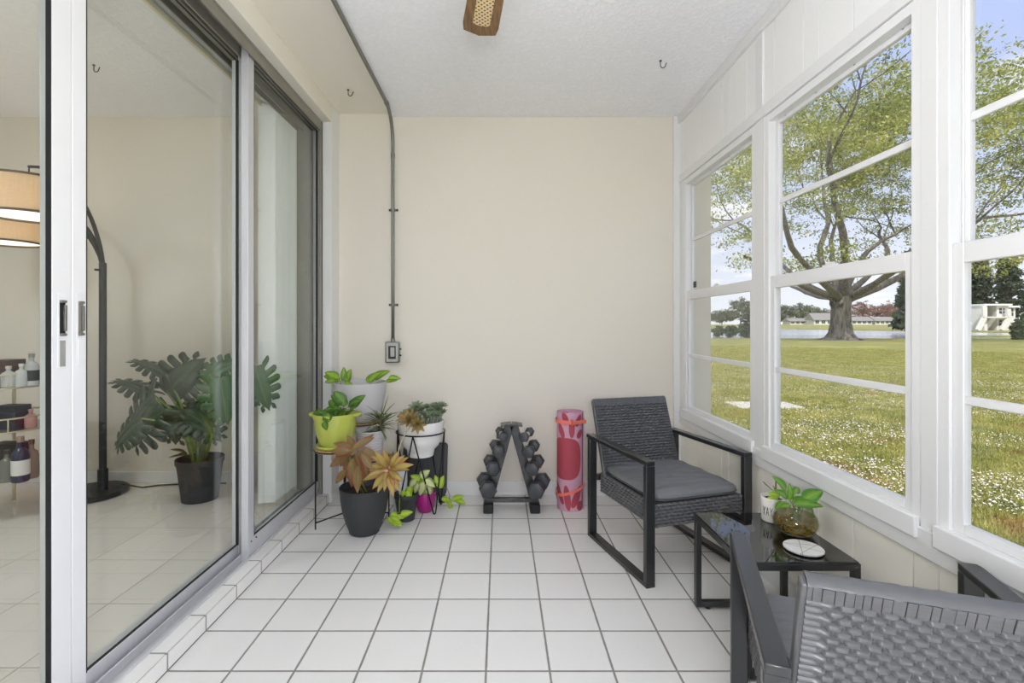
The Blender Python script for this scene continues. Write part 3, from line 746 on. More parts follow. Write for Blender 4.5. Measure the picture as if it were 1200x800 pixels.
def band(z0, tilt, name='strap'):
    q = MB(); pts = []; vs = []
    for k in range(48):
        a = 2 * PI * k / 48; z = z0 + tilt * math.sin(a + .2) * YR
        for rr_, dz in ((YR + .0008, -.011), (YR + .003, -.011), (YR + .003, .011), (YR + .0008, .011)): vs.append((YX + rr_ * math.cos(a), YY + rr_ * math.sin(a), z + dz))
    fs = [(k * 4 + j, k * 4 + (j + 1) % 4, ((k + 1) % 48) * 4 + (j + 1) % 4, ((k + 1) % 48) * 4 + j) for k in range(48) for j in range(4)]
    q.add(vs, fs); return q.build(name, M['coral'], yg, smooth=True)
band(.527, 0)
q = MB(); vs = []; n = 22                                       # lower strap slants across the front
for k in range(64):
    a = 2 * PI * k / 64; z = .118 + .36 * (math.cos(a) * YR) * (1 if math.sin(a) < .3 else .6)
    for r_, dz in ((YR + .0008, -.009), (YR + .003, -.009), (YR + .003, .009), (YR + .0008, .009)): vs.append((YX + r_ * math.cos(a), YY + r_ * math.sin(a), z + dz))
q.add(vs, [(k * 4 + j, k * 4 + (j + 1) % 4, ((k + 1) % 64) * 4 + (j + 1) % 4, ((k + 1) % 64) * 4 + j) for k in range(64) for j in range(4)]); q.build('strap', M['coral'], yg, smooth=True)
q = MB(); a = -PI / 2 + .05
for dz in (0, ): q.box(YX + YR * math.cos(a) - .012, YX + YR * math.cos(a) + .004, YY + (YR + .010) * math.sin(a), YY + (YR) * math.sin(a), .510, .544)
q.build('buckle', simple('coral_buckle', (206, 92, 76), .4), yg, bevel=.002)
q = MB(); q.bar((YX + .012, YY - YR - .006, .528), (YX + .09, YY - .048, .527), .004, .020, (0, 0, 1)); q.build('strap_tail', M['coral'], yg, bevel=.001)

# ---------------------------------------------------------------- folding step stool leaning on the wall
stl = thing('folding_step_stool', 'folded black step stool with notched top leaning against the back wall behind the pots', 'step stool', (-.49, 3.06, 0))
def stool_plate(x0, x1, z0, z1, r, notch, y):
    pts = []
    def arc(cx, cz, a0, a1, rr_=r, n=7):
        for k in range(n): a = math.radians(a0 + (a1 - a0) * k / (n - 1)); pts.append((cx + rr_ * math.cos(a), cz + rr_ * math.sin(a)))
    arc(x0 + r, z0 + r, 180, 270); arc(x1 - r, z0 + r, 270, 360); arc(x1 - r, z1 - r, 0, 90)
    if notch:
        c = (x0 + x1) / 2; pts.append((c + .062, z1)); arc(c + .036, z1 - .028, 0, -80, .02, 5); arc(c - .036, z1 - .028, -100, -180, .02, 5); pts.append((c - .062, z1))
    arc(x0 + r, z1 - r, 90, 180); return pts
lean = .28
def lean_build(pts, ya, yb, name, mat, par):
    q = MB(); n = len(pts); vs = [(a, y + lean * b, b) for y in (ya, yb) for a, b in pts]
    q.add(vs, [tuple(range(n)), tuple(range(n, 2 * n))[::-1]] + [(i, n + i, n + (i + 1) % n, (i + 1) % n) for i in range(n)]); return q.build(name, mat, par, bevel=.003)
M['blackplastic'] = simple('black_plastic', (36, 36, 40), .42, 0, .05, 40, .2, 150, .0004)
x0, x1 = at(470.5, 500, 3.03).x, at(523.5, 500, 3.03).x
pl = lean_build(stool_plate(x0, x1, .05, .352, .022, True, 0), 2.995, 3.015, 'top_plate', M['blackplastic'], stl)
q = MB()
for k in range(9):
    xx = x0 + .03 + k * (x1 - x0 - .06) / 8; q.bar((xx, 2.994 + lean * .075, .075), (xx, 2.994 + lean * .29, .29), .004, .003, (0, 1, 0))
q.build('rib', M['blackplastic'], pl)
lean_build([(x0 + .01, .0), (x0 + .05, .0), (x0 + .05, .30), (x0 + .01, .30)], 3.017, 3.042, 'leg', M['blackplastic'], stl)
lean_build([(x1 - .05, .0), (x1 - .01, .0), (x1 - .01, .30), (x1 - .05, .30)], 3.017, 3.042, 'leg', M['blackplastic'], stl)
# ================================================================== plants on the porch
M['soil'] = simple('potting_soil', (58, 44, 34), .95, 0, .4, 60, .8, 80, .006)
M['stem_green'] = simple('green_stem', (128, 150, 74), .5); M['stem_brown'] = simple('brown_stem', (112, 92, 62), .7)
M['wire'] = simple('black_wire_metal', (24, 24, 26), .4, .5)
M['pothos'] = leafmat('pothos_leaf', (150, 182, 52), (104, 146, 40), (176, 200, 90), .5, .3, .12, (196, 210, 96))
M['pothos_var'] = leafmat('variegated_pothos_leaf', (226, 228, 178), (146, 172, 82), (216, 220, 160), .62, .35, .25, (240, 240, 205))
M['pothos_neon'] = leafmat('young_pothos_leaf', (190, 214, 70), (150, 188, 44), (206, 224, 110), .5, .3)
M['pothos_dark'] = leafmat('green_pot_leaf', (98, 140, 48), (68, 112, 38), (140, 170, 76), .5, .28, .1, (150, 180, 70))
M['aglao'] = leafmat('aglaonema_leaf', (178, 170, 84), (186, 118, 92), (214, 150, 132), .68, .4, .22, (206, 196, 112), fine=5)
M['aglao_dk'] = leafmat('aglaonema_dark_leaf', (124, 118, 62), (160, 92, 72), (190, 122, 104), .62, .4, .25, (168, 142, 84), fine=5)
M['spiky'] = leafmat('spiky_leaf', (78, 96, 62), (146, 152, 104), (84, 100, 66), .6, .4)
M['succ'] = leafmat('silver_succulent', (150, 164, 132), (118, 136, 104), (156, 168, 140), .6, .5, trans=.1)
M['succ_red'] = leafmat('red_succulent', (150, 148, 84), (172, 122, 84), (180, 160, 100), .6, .45, trans=.1)

def pot_prof(rt, rb, h, wall=.006, foot=0, bulge=0.0, rim=0, rimh=.02, n=8):
    pr = [(rb * .8, 0), (rb, .004)]
    for i in range(1, n + 1):
        t = i / n; r = rb + (rt - rb) * t + bulge * math.sin(PI * t); pr.append((r, .004 + (h - .004 - rimh) * t))
    if rim: pr += [(rt + rim, h - rimh + .001), (rt + rim, h - .002)]
    pr += [(rt + rim, h), (rt + rim - wall, h), (rt - wall, h - .01)]
    pr += [(max(.01, rt - wall - (rt - rb) * .25), h - .045 if h > .08 else h * .55), (0, h - .045 if h > .08 else h * .55)]
    return pr
def soil(c, r, z, par):
    q = MB(); q.lathe([(r, z - .01), (r * .98, z), (r * .6, z + .006), (0, z + .008)], c, 24); return q.build('soil', M['soil'], par, smooth='all')

def face(dx, dz, toward=1.0): return Vector((dx, -toward, dz))

# ---- leaves placed by pixel: spread around a plant that stands at distance Y
def leaf_at(mb, px, py, Y, tx, ty, Lpx, wpx, shape, toward=.7, yo=0.0, droop=.5, fold=.2, wave=0, dy=0.0, rows=8):
    b = at(px, py, Y + yo); e = at(tx, ty, Y + yo + dy); d = (e - b).normalized(); L = Lpx / F * Y
    nrm = Vector((0, -toward, 1 - toward * .6)).normalized()
    mb.leaf(b, d, nrm, L, wpx / F * Y, shape, droop, fold, rows, wave)

# ---------------------------------------------------------------- three-tier stand
ST = thing('plant_stand', 'three-tier black wire plant stand with round wooden shelves beside the sliding door', 'plant stand', (-.85, 2.8, 0))
woodm = N('shelf_wood'); p = woodm.obj(); mp = woodm.n('ShaderNodeMapping'); mp.inputs['Scale'].default_value = (30, 3, 30); woodm.l(p, mp.inputs[0]); nz = woodm.noise(mp.outputs[0], 3, 4, .6)
woodm.bsdf(woodm.ramp(nz, [(.3, lin((150, 116, 76))), (.5, lin((190, 158, 112))), (.7, lin((212, 184, 140)))]), .5, 0, nz, .0005, .3)
tiers = [(at(393, 524, 2.66), .106), (at(434, 534, 2.78), .106), (at(422, 493, 2.93), .115)]
for c, r in tiers:
    s_ = MB(); s_.lathe([(r, -.014), (r + .001, -.007), (r, 0), (0, 0)], c, 40); d_ = s_.build('shelf', woodm.m, ST, smooth=True)
    s_ = MB(); s_.tube([(c.x + (r + .003) * math.cos(a), c.y + (r + .003) * math.sin(a), c.z - .007) for a in [2 * PI * k / 40 for k in range(40)]], .0035, 8, closed=True); s_.build('ring', M['wire'], d_, smooth='all')
def rod(p, q, r=.004, name='leg'): MB().tube([p, q], r, 8).build(name, M['wire'], ST, smooth=True)
c1, c2, c3 = [t_[0] for t_ in tiers]
lf = Vector((c1.x - .095, c1.y - .035, 0)); rod((lf.x, lf.y, 0), (lf.x, lf.y, c1.z))
rod((c1.x + .02, c1.y + .108, 0), (c1.x + .02, c1.y + .108, c3.z)); rod((c2.x + .108, c2.y - .01, 0), (c2.x + .108, c2.y - .01, c2.z + .012)); rod((c3.x + .112, c3.y + .05, 0), (c3.x + .112, c3.y + .05, c3.z)); rod((c3.x - .112, c3.y + .05, 0), (c3.x - .112, c3.y + .05, c3.z))
rod((c2.x - .03, c2.y - .11, 0), (c2.x - .03, c2.y - .11, c2.z))
rod((lf.x, lf.y, .035), (c3.x + .112, c3.y + .05, .035), name='brace'); rod((c1.x + .02, c1.y + .108, .035), (c2.x + .108, c2.y - .01, .035), name='brace')

# ---------------------------------------------------------------- green pot
GP = thing('potted_pothos', 'dark-leaved pothos in a lime green pot on the front shelf of the stand', 'potted plant', tuple(c1))
M['lime'] = simple('lime_glaze', (178, 186, 84), .22, 0, .05, 6); b_ = Vector(c1)
q = MB(); q.lathe([(.07, 0), (.092, .003), (.1, .012), (.103, .02), (.096, .022), (.08, .012), (0, .012)], b_, 40); q.build('saucer', M['lime'], GP, smooth='all')
pr = pot_prof(.110, .076, .178, bulge=.010, rim=.008, rimh=.024); q = MB(); q.lathe([(r, z + .012) for r, z in pr], b_, 48); pt = q.build('pot', M['lime'], GP, smooth=True, angle=50)
for s in (-1, 1):
    q = MB(); q.tube([b_ + Vector((s * .108, -.035, .176)), b_ + Vector((s * .128, -.022, .184)), b_ + Vector((s * .134, 0, .178)), b_ + Vector((s * .128, .022, .184)), b_ + Vector((s * .108, .035, .176))], [.008, .010, .011, .010, .008], 10); q.build('handle', M['lime'], pt, smooth='all')
soil(b_, .1, .150, GP)
q = MB(); Y = c1.y
for a in [(400, 474, 390, 462, 17, 13), (403, 472, 396, 462, 18, 14), (398, 478, 384, 477, 18, 9), (408, 476, 418, 466, 20, 11), (412, 478, 424, 462, 22, 14), (404, 476, 402, 466, 14, 10), (392, 480, 378, 480, 14, 8), (395, 478, 388, 470, 16, 12), (409, 480, 416, 474, 14, 9)]:
    leaf_at(q, *a[:2], Y, *a[2:4], a[4], a[5], 'heart', .6, rr(-.05, .03), .7, .25, 0, rr(-.05, .02))
for a in [(385, 484, 381, 498, 12, 13), (378, 487, 386, 489, 12, 11), (380, 494, 383, 506, 11, 8)]: leaf_at(q, *a[:2], Y - .115, *a[2:4], a[4], a[5], 'heart', .95, 0, .3, .2)
for k in range(16): 
    a = rr(0, 2 * PI); r = rr(.01, .07); q.leaf(b_ + Vector((r * math.cos(a), r * math.sin(a), .16)), (math.cos(a) * .6, math.sin(a) * .6 - .2, 1), (-math.cos(a), -.6, .5), rr(.05, .075), rr(.035, .05), 'heart', 1.0, .25)
q.build('foliage', M['pothos_dark'], GP, smooth='all')
q = MB()
for p0, p1, p2 in [((399, 482), (402, 478), (404, 470)), ((398, 482), (392, 480), (384, 478)), ((405, 482), (411, 480), (414, 474)), ((396, 480), (388, 479), (384, 486))]: q.tube([at(*p0, Y), at(*p1, Y - .03), at(*p2, Y - (.11 if p2[1] > 484 else .03))], .0018, 6)
q.build('stem', M['stem_brown'], GP, smooth='all')

# ---------------------------------------------------------------- big grey pot on the top shelf
b_ = Vector(c3); Y = c3.y
BG = thing('potted_pothos', 'sparse bright pothos in the large pale grey pot on the highest shelf of the stand', 'potted plant', tuple(c3))
M['greyglaze'] = simple('pale_grey_pot', (196, 194, 194), .5, 0, .03, 8)
q = MB(); q.lathe([(.075, 0), (.095, .004), (.113, .03), (.13, .08), (.143, .14), (.152, .19), (.157, .235), (.150, .235), (.146, .2), (.135, .17), (0, .17)], b_, 56); q.build('pot', M['greyglaze'], BG, smooth=True, angle=50)
soil(b_, .138, .178, BG)
q = MB()
for a in [(398, 446, 379, 438, 22, 11), (397, 444, 384, 436, 20, 12), (399, 446, 388, 444, 18, 9), (404, 447, 402, 431, 18, 9), (406, 448, 409, 434, 17, 10), (403, 449, 412, 449, 10, 7), (393, 446, 382, 446, 14, 8)]: leaf_at(q, *a[:2], Y, *a[2:4], a[4], a[5], 'heart', .7, rr(-.1, 0), .6, .25)
for a in [(432, 447, 446, 434, 19, 11), (437, 444, 456, 432, 22, 12), (430, 448, 438, 437, 16, 9), (455, 443, 470, 442, 15, 8), (452, 447, 466, 444, 14, 6)]: leaf_at(q, *a[:2], Y, *a[2:4], a[4], a[5], 'heart', .7, rr(-.05, .02), .5, .25)
q.build('foliage', M['pothos'], BG, smooth='all')
q = MB()
for pp in ([(400, 462), (400, 452), (398, 445)], [(404, 462), (404, 450), (403, 440)], [(430, 462), (433, 450), (438, 444)], [(434, 460), (438, 450), (448, 447), (458, 445)]): q.tube([at(a, b, Y - .02) for a, b in pp], .002, 6)
q.build('stem', M['stem_green'], BG, smooth='all')

# ---------------------------------------------------------------- small ribbed pot with spiky plant
b_ = Vector(c2); Y = c2.y
SP = thing('potted_spiky_plant', 'spiky-leaved plant in a small ribbed grey pot on the middle shelf of the stand', 'potted plant', tuple(c2))
q = MB(); pr = [(.05, 0), (.066, .004)]
for k in range(9): z = .012 + k * .014; r = .068 + .012 * k / 9; pr += [(r, z), (r + .003, z + .006), (r, z + .012)]
pr += [(.083, .142), (.083, .150), (.077, .150), (.072, .12), (0, .12)]
q.lathe(pr, b_ , 44); q.build('pot', M['greyglaze'], SP, smooth=True, angle=60); soil(b_, .075, .126, SP)
q = MB(); cc2 = at(446, 503, Y - .01)
for k in range(44):
    a = rr(0, 2 * PI); el_ = rr(-.35, 1.1); d = Vector((math.cos(a) * math.cos(el_), math.sin(a) * math.cos(el_), math.sin(el_))); z0 = rr(-.01, .06)
    q.leaf(cc2 + Vector((0, 0, z0)) + d * .004, d, (-d.x * .5, -d.y * .5 - .3, 1), rr(.08, .135), .013, 'strap', rr(.5, 1.3), .35, 7)
for k in range(12):
    a = 2 * PI * k / 12; q.leaf(cc2 + Vector((0, 0, .075)), (math.cos(a), math.sin(a), .6), (0, -.3, 1), .05, .010, 'strap', .8, .3, 5)
q.leaf(at(446, 492, Y), at(457, 456, Y) - at(446, 492, Y), (0, -1, 0), .155, .007, 'strap', .15, .3); q.leaf(at(447, 495, Y), at(466, 484, Y) - at(447, 495, Y), (0, -1, .2), .10, .010, 'strap', .5, .3)
q.leaf(at(446, 492, Y), at(449, 470, Y) - at(446, 492, Y), (0, -1, 0), .09, .008, 'strap', .15, .3)
q.build('foliage', M['spiky'], SP, smooth='all')
q = MB(); q.tube([cc2 + Vector((0, 0, -.05)), cc2 + Vector((0, 0, .08))], [.008, .004], 8); q.build('stem', M['stem_brown'], SP, smooth='all')

# ---------------------------------------------------------------- big black pot with aglaonema
BP = thing('potted_aglaonema', 'red and yellow-green aglaonema in the largest black pot on the floor', 'potted plant', (-.72, 2.60, 0))
b_ = Vector((-.724, 2.600, 0)); Y = 2.60
M['blackpot'] = simple('black_planter', (52, 53, 55), .5, 0, .06, 12, .1, 100, .0004)
q = MB(); q.lathe([(.062, 0), (.078, .003), (.082, .02), (.098, .06), (.115, .12), (.124, .18), (.130, .245), (.124, .245), (.118, .2), (0, .2)], b_, 56); q.build('pot', M['blackpot'], BP, smooth=True, angle=50)
soil(b_, .117, .205, BP)
q = MB(); q2 = MB(); st_ = MB()
# star-shaped rosette over the right half
c0 = at(456, 549, 2.52)
for k in range(19):
    a = 2 * PI * k / 19 + rr(-.15, .15); rad = 1.0; d = Vector((math.cos(a), -.35 + .35 * math.sin(a * 2), math.sin(a) * .8 + .05))
    if math.sin(a) < -.2: d.z *= 1.25; d.y -= .3
    L = rr(.09, .125) * (1.15 if math.sin(a) < -.3 else 1)
    q.leaf(c0 + d * .008 + Vector((0, rr(-.01, .02), 0)), d, (-d.x * .25, -.9, .45), L, L * .30, 'lance', rr(.2, .7), .28, 9, .01)
for k in range(7):
    a = 2 * PI * k / 7; d = Vector((math.cos(a), -.9, math.sin(a) * .9 + .2)); q.leaf(c0 + Vector((0, -.01, .005)), d, (-d.x, -.2, 1), .07, .024, 'lance', .3, .3, 7)
q.build('foliage', M['aglao'], BP, smooth='all')
# drooping larger leaves over the left half
for a in [(418, 530, 424, 577, 46, 17), (411, 532, 404, 572, 40, 17), (421, 527, 434, 566, 40, 17), (405, 534, 384, 548, 26, 13), (417, 527, 389, 534, 30, 13), (415, 540, 409, 583, 38, 15), (420, 545, 418, 586, 36, 14), (424, 530, 436, 550, 26, 12), (416, 526, 436, 510, 30, 11), (413, 526, 426, 518, 30, 12), (412, 524, 396, 520, 24, 10), (407, 550, 396, 562, 24, 12), (414, 536, 413, 570, 36, 16), (419, 528, 428, 540, 28, 13), (409, 530, 398, 545, 28, 13), (422, 534, 430, 580, 40, 14), (416, 524, 408, 512, 20, 11), (422, 526, 442, 534, 26, 12), (410, 528, 392, 528, 24, 13), (418, 540, 426, 566, 32, 14)]:
    leaf_at(q2, a[0], a[1], 2.50, a[2], a[3], a[4] * .92, a[5] * .78, 'lance', .9, rr(-.04, .05), rr(.1, .5), .3, .01, rr(-.03, .03), 9)
q2.build('older_foliage', M['aglao_dk'], BP, smooth='all')
for pp in ([(430, 578, 2.60), (422, 560, 2.56), (416, 532, 2.51)], [(440, 578, 2.6), (448, 565, 2.56), (455, 550, 2.53)], [(426, 578, 2.58), (414, 560, 2.53), (410, 536, 2.5)]): st_.tube([at(*a) for a in pp], [.006, .005, .004], 8)
st_.build('stem', M['stem_green'], BP, smooth='all')
q = MB(); q.leaf(at(456, 549, 2.46), (.2, -.6, .5), (0, -1, .3), .03, .014, 'lance', .2, .3); q.leaf(at(455, 551, 2.46), (-.5, -.6, .1), (0, -1, .3), .03, .014, 'lance', .2, .3)
q.build('new_leaf', leafmat('pink_new_leaf', (240, 168, 178), (224, 140, 150), (250, 190, 196)), BP, smooth='all')

# ---------------------------------------------------------------- white bowl on the hairpin stand
WX, WY = -.474, 2.90
HS = thing('hairpin_plant_stand', 'black wire hairpin-legged stand carrying the white bowl planter', 'plant stand', (WX, WY, 0))
zr = at(493, 505, WY).z; rr_ = .143
q = MB(); q.tube([(WX + rr_ * math.cos(a), WY + rr_ * math.sin(a), zr) for a in [2 * PI * k / 48 for k in range(48)]], .0042, 8, closed=True); q.build('ring', M['wire'], HS, smooth='all')
RPs = [Vector((WX + rr_ * math.cos(a), WY + rr_ * math.sin(a), zr)) for a in (-1.72, -.12, 1.42, 2.99)]
FTs = [Vector((-.383, 2.832, 0)), Vector((-.365, 2.985, 0)), Vector((-.575, 2.985, 0)), Vector((-.60, 2.83, 0))]
for k in range(4):
    u0, u1, fo = RPs[k], RPs[(k + 1) % 4], FTs[k]; tn = (u1 - u0).normalized() * .010
    q = MB(); q.tube([u0, fo - tn + Vector((0, 0, .022)), fo - tn * .6 + Vector((0, 0, .007)), fo + Vector((0, 0, .004)), fo + tn * .6 + Vector((0, 0, .007)), fo + tn + Vector((0, 0, .022)), u1], .0042, 8); q.build('leg', M['wire'], HS, smooth='all')
WB = thing('potted_succulents', 'silver and reddish succulents in a white bowl on the hairpin stand', 'potted plant', (WX, WY, zr - .1))
M['whitebowl'] = simple('white_ceramic', (232, 230, 226), .4, 0, .03, 20, .3, 60, .001)
zt = at(493, 492, WY).z; b_ = Vector((WX, WY, zt))
pr = [(.04, -.212), (.075, -.208), (.078, -.196), (.082, -.17), (.108, -.145), (.122, -.11), (.132, -.05), (.1385, 0), (.131, 0), (.124, -.05), (.1, -.055), (0, -.055)]
q = MB(); q.lathe(pr, b_, 56); q.build('pot', M['whitebowl'], WB, smooth=True, angle=55); soil(b_, .124, -.045, WB)
def rosette(mb, c, n, L, W, tilt=0, layers=3, shape='spoon', dirv=(0, 0, 1)):
    c = Vector(c); zq = Vector(dirv).normalized().to_track_quat('Z', 'Y').to_matrix()
    for l in range(layers):
        el_ = .25 + l * .42; s = 1 - .22 * l
        for k in range(n):
            a = 2 * PI * (k + .5 * l) / n; d = zq @ Vector((math.cos(a) * math.cos(el_), math.sin(a) * math.cos(el_), math.sin(el_))); nn_ = zq @ Vector((-math.cos(a) * .5, -math.sin(a) * .5, 1))
            mb.leaf(c, d, nn_, L * s, W * s, shape, -.4, .35, 5)
q = MB()
for (px, py, dy, L) in [(482, 484, .03, .05), (488, 478, .0, .055), (497, 487, -.02, .05), (505, 484, .03, .045), (509, 477, -.03, .045), (514, 481, .0, .045), (518, 476, -.01, .042), (512, 487, -.04, .04), (501, 490, -.05, .035), (491, 484, .05, .05), (485, 490, -.05, .045), (519, 484, .02, .035), (476, 486, .04, .045), (493, 482, .05, .05), (500, 478, .02, .04), (507, 487, -.05, .04)]:
    c = at(px, py, WY + dy); rosette(q, c, 8, L * 1.0, L * .36, 0, 3, 'spoon', (rr(-.4, .4), rr(-.6, -.1), 1))
    q.tube([c, Vector((WX + (c.x - WX) * .75, WY + dy * .7, zt - .045))], .004, 6)
q.build('foliage', M['succ'], WB, smooth='all')
for a in ((480, 492, .12, 9, .075, .024, 3, (-.2, -.8, .8)), (489, 497, .15, 8, .06, .022, 3, (.35, -1, -.1)), (473, 490, .08, 8, .05, .018, 2, (-.5, -.6, .6)), (461, 536, .19, 8, .04, .014, 2, (-.2, -1, .2))):
    q = MB(); rosette(q, at(a[0], a[1], WY - a[2]), a[3], a[4], a[5], 0, a[6], 'lance', a[7]); q.build('red_rosette', M['succ_red'], WB, smooth='all')
q = MB(); q.tube([at(484, 496, WY - .13), at(476, 506, WY - .165), at(469, 520, WY - .18), at(466, 536, WY - .185), at(462, 538, WY - .19)], .0035, 8); q.build('trailing_stem', simple('pale_stem', (196, 182, 156), .6), WB, smooth='all')

# ---------------------------------------------------------------- small black pot, pothos trailing
b_ = Vector((at(476, 600, 2.76).x, 2.76, 0)); Y = 2.76
KP = thing('potted_trailing_pothos', 'trailing pothos in a small black pot at the foot of the largest black pot', 'potted plant', tuple(b_))
q = MB(); q.lathe([(.036, 0), (.047, .003), (.055, .07), (.066, .13), (.069, .132), (.069, .152), (.064, .152), (.060, .12), (0, .12)], b_, 40); q.build('pot', M['blackpot'], KP, smooth=True, angle=50); soil(b_, .06, .126, KP)
q = MB()
leaf_at(q, 469, 603, 2.63, 481, 600, 15, 9, 'heart', .9, 0, .3, .2)
for a in [(455, 606, 461, 613, 10, 8), (459, 605, 465, 608, 11, 8), (462, 609, 470, 613, 10, 7), (464, 605, 472, 606, 10, 7), (460, 610, 466, 617, 9, 7), (466, 611, 471, 617, 8, 6), (458, 602, 463, 603, 9, 7)]: leaf_at(q, *a[:2], 2.62, *a[2:4], a[4], a[5], 'heart', .6, rr(-.03, .03), .5, .2)
for a in [(478, 574, 480, 586, 13, 9), (482, 570, 478, 578, 12, 9), (474, 574, 471, 582, 10, 6)]: leaf_at(q, *a[:2], 2.70, *a[2:4], a[4], a[5], 'heart', .8, 0, .5, .2)
q.build('foliage', M['pothos_neon'], KP, smooth='all')
q = MB(); q.tube([at(474, 578, 2.76), at(469, 577, 2.70), at(468, 590, 2.67), at(468, 600, 2.64), at(462, 601, 2.63), at(457, 600, 2.63), at(460, 607, 2.62)], .0022, 8); q.tube([at(480, 578, 2.76), at(479, 572, 2.73), at(478, 576, 2.7)], .002, 6); q.build('stem', M['stem_green'], KP, smooth='all')

# ---------------------------------------------------------------- magenta pot with variegated pothos
b_ = Vector((at(499, 590, 2.90).x, 2.885, 0)); Y = 2.885
MP_ = thing('potted_variegated_pothos', 'variegated pothos in a round magenta pot under the hairpin stand', 'potted plant', tuple(b_))
q = MB(); q.lathe([(.025, 0), (.038, .003), (.052, .03), (.060, .07), (.061, .10), (.058, .118), (.053, .118), (.05, .09), (0, .09)], b_, 40); q.build('pot', simple('magenta_glaze', (164, 36, 122), .35, 0, .05), MP_, smooth=True, angle=50); soil(b_, .052, .098, MP_)
q = MB(); q2 = MB()
for a in [(494, 566, 484, 572, 15, 12), (497, 565, 490, 582, 18, 13), (500, 566, 504, 582, 17, 12), (493, 560, 500, 553, 14, 12), (498, 562, 510, 570, 15, 11), (488, 562, 481, 569, 14, 10), (496, 568, 500, 586, 18, 9), (490, 566, 484, 580, 14, 9), (502, 570, 506, 580, 12, 9)]: leaf_at(q, *a[:2], Y - .05, *a[2:4], a[4], a[5], 'heart', .75, rr(-.05, .03), .5, .22)
q.build('foliage', M['pothos_var'], MP_, smooth='all')
for a in [(492, 563, 484, 558, 13, 10), (498, 558, 496, 566, 13, 11), (514, 572, 519, 558, 16, 10), (513, 566, 511, 560, 10, 7)]: leaf_at(q2, *a[:2], Y - .03, *a[2:4], a[4], a[5], 'heart', .7, 0, .4, .22)
for a in [(517, 584, 526, 586, 14, 8), (523, 583, 529, 592, 12, 7), (530, 586, 541, 581, 15, 9), (533, 585, 542, 588, 14, 9), (526, 590, 529, 595, 8, 6)]: leaf_at(q2, *a[:2], 2.93, *a[2:4], a[4], a[5], 'heart', .5, 0, .2, .2)
q2.build('trailing_foliage', M['pothos_neon'], MP_, smooth='all')
q = MB(); q.tube([at(502, 582, Y), at(501, 566, Y - .03), at(505, 560, Y - .03), at(509, 570, Y - .05), at(511, 578, Y - .05)], .0018, 6)
q.tube([at(504, 582, Y), at(507, 571, Y), at(516, 570, Y + .02), at(524, 572, Y + .05), at(527, 580, 2.94), at(526, 586, 2.935), at(534, 586, 2.94)], .0018, 6); q.tube([at(500, 582, Y), at(496, 570, Y - .04), at(491, 564, Y - .05)], .002, 6)
q.build('stem', M['stem_brown'], MP_, smooth='all')

# ---------------------------------------------------------------- white ceramic cachepot glimpsed behind the black pots
b_ = Vector((at(468.5, 560, 2.84).x, 2.84, 0))
q = MB(); q.lathe([(.02, 0), (.034, .003), (.040, .10), (.044, .19), (.043, .25), (.036, .272), (.031, .272), (.036, .24), (.036, .02), (0, .02)], b_, 36); o = q.build('tall_vase', simple('glossy_pale_grey', (206, 208, 210), .15, 0, .03), loc=b_, smooth=True, angle=50)
tag(o, 'tall glossy pale grey vase glimpsed behind the black pots', 'vase')

# ================================================================== on the side table
b_ = Vector((at(906.5, 600, 1.83).x, 1.832, .368))
CP = thing('potted_cutting', 'small white pot with black lettering and a bare twig on the side table', 'potted plant', tuple(b_))
q = MB(); q.lathe([(.034, 0), (.0395, .002), (.0415, .01), (.0435, .088), (.0425, .090), (.039, .090), (.038, .075), (0, .075)], b_, 48); pot_ = q.build('pot', simple('white_enamel', (234, 232, 226), .25, 0, .02), CP, smooth=True, angle=50); soil(b_, .038, .078, CP)
def glyph_strokes(ch):
    return {'Y': [((0, 1), (.5, .48)), ((1, 1), (.5, .48)), ((.5, .5), (.5, 0))], 'A': [((0, 0), (.5, 1)), ((1, 0), (.5, 1)), ((.2, .34), (.8, .34))]}[ch]
q = MB(); arc0 = -2.93; gw = .0092; gh = .030; R_ = .0430
for i, ch in enumerate('YAY'):
    for (u0, v0), (u1, v1) in glyph_strokes(ch):
        def P_(u, v): 
            a = arc0 + (i * .0128 + u * gw) / R_; return b_ + Vector((R_ * math.cos(a), R_ * math.sin(a), .028 + v * gh))
        n = 4
        for k in range(n):
            A = P_(u0 + (u1 - u0) * k / n, v0 + (v1 - v0) * k / n); B = P_(u0 + (u1 - u0) * (k + 1) / n, v0 + (v1 - v0) * (k + 1) / n); q.tube([A, B], .00095, 6)
q.build('lettering', M['rubber'], pot_)
q = MB(); q.tube([b_ + Vector((-.008, -.005, .07)), at(907, 576, 1.82), at(894, 564, 1.80)], .0016, 6); q.tube([b_ + Vector((-.006, 0, .07)), at(909, 575, 1.83), at(909.5, 561, 1.83)], .0030, 8); q.tube([at(908.5, 574, 1.82), at(906, 569, 1.82)], .0014, 6); q.build('twig', M['stem_brown'], CP, smooth='all')
q = MB(); q.tube([at(906.5, 560.5, 1.83), at(911, 560.8, 1.83)], .003, 8); q.build('twig_tip', simple('white_tip', (236, 232, 228), .5), CP, smooth='all')
q = MB()
for a in [(912, 583, 899, 583, 14, 8), (914, 581, 903, 577, 14, 8), (918, 580, 908, 574, 14, 9), (910, 585, 900, 586, 10, 6)]: leaf_at(q, *a[:2], 1.80, *a[2:4], a[4], a[5], 'heart', .5, rr(-.02, .02), .5, .2)
q.build('foliage', M['pothos_neon'], CP, smooth='all')

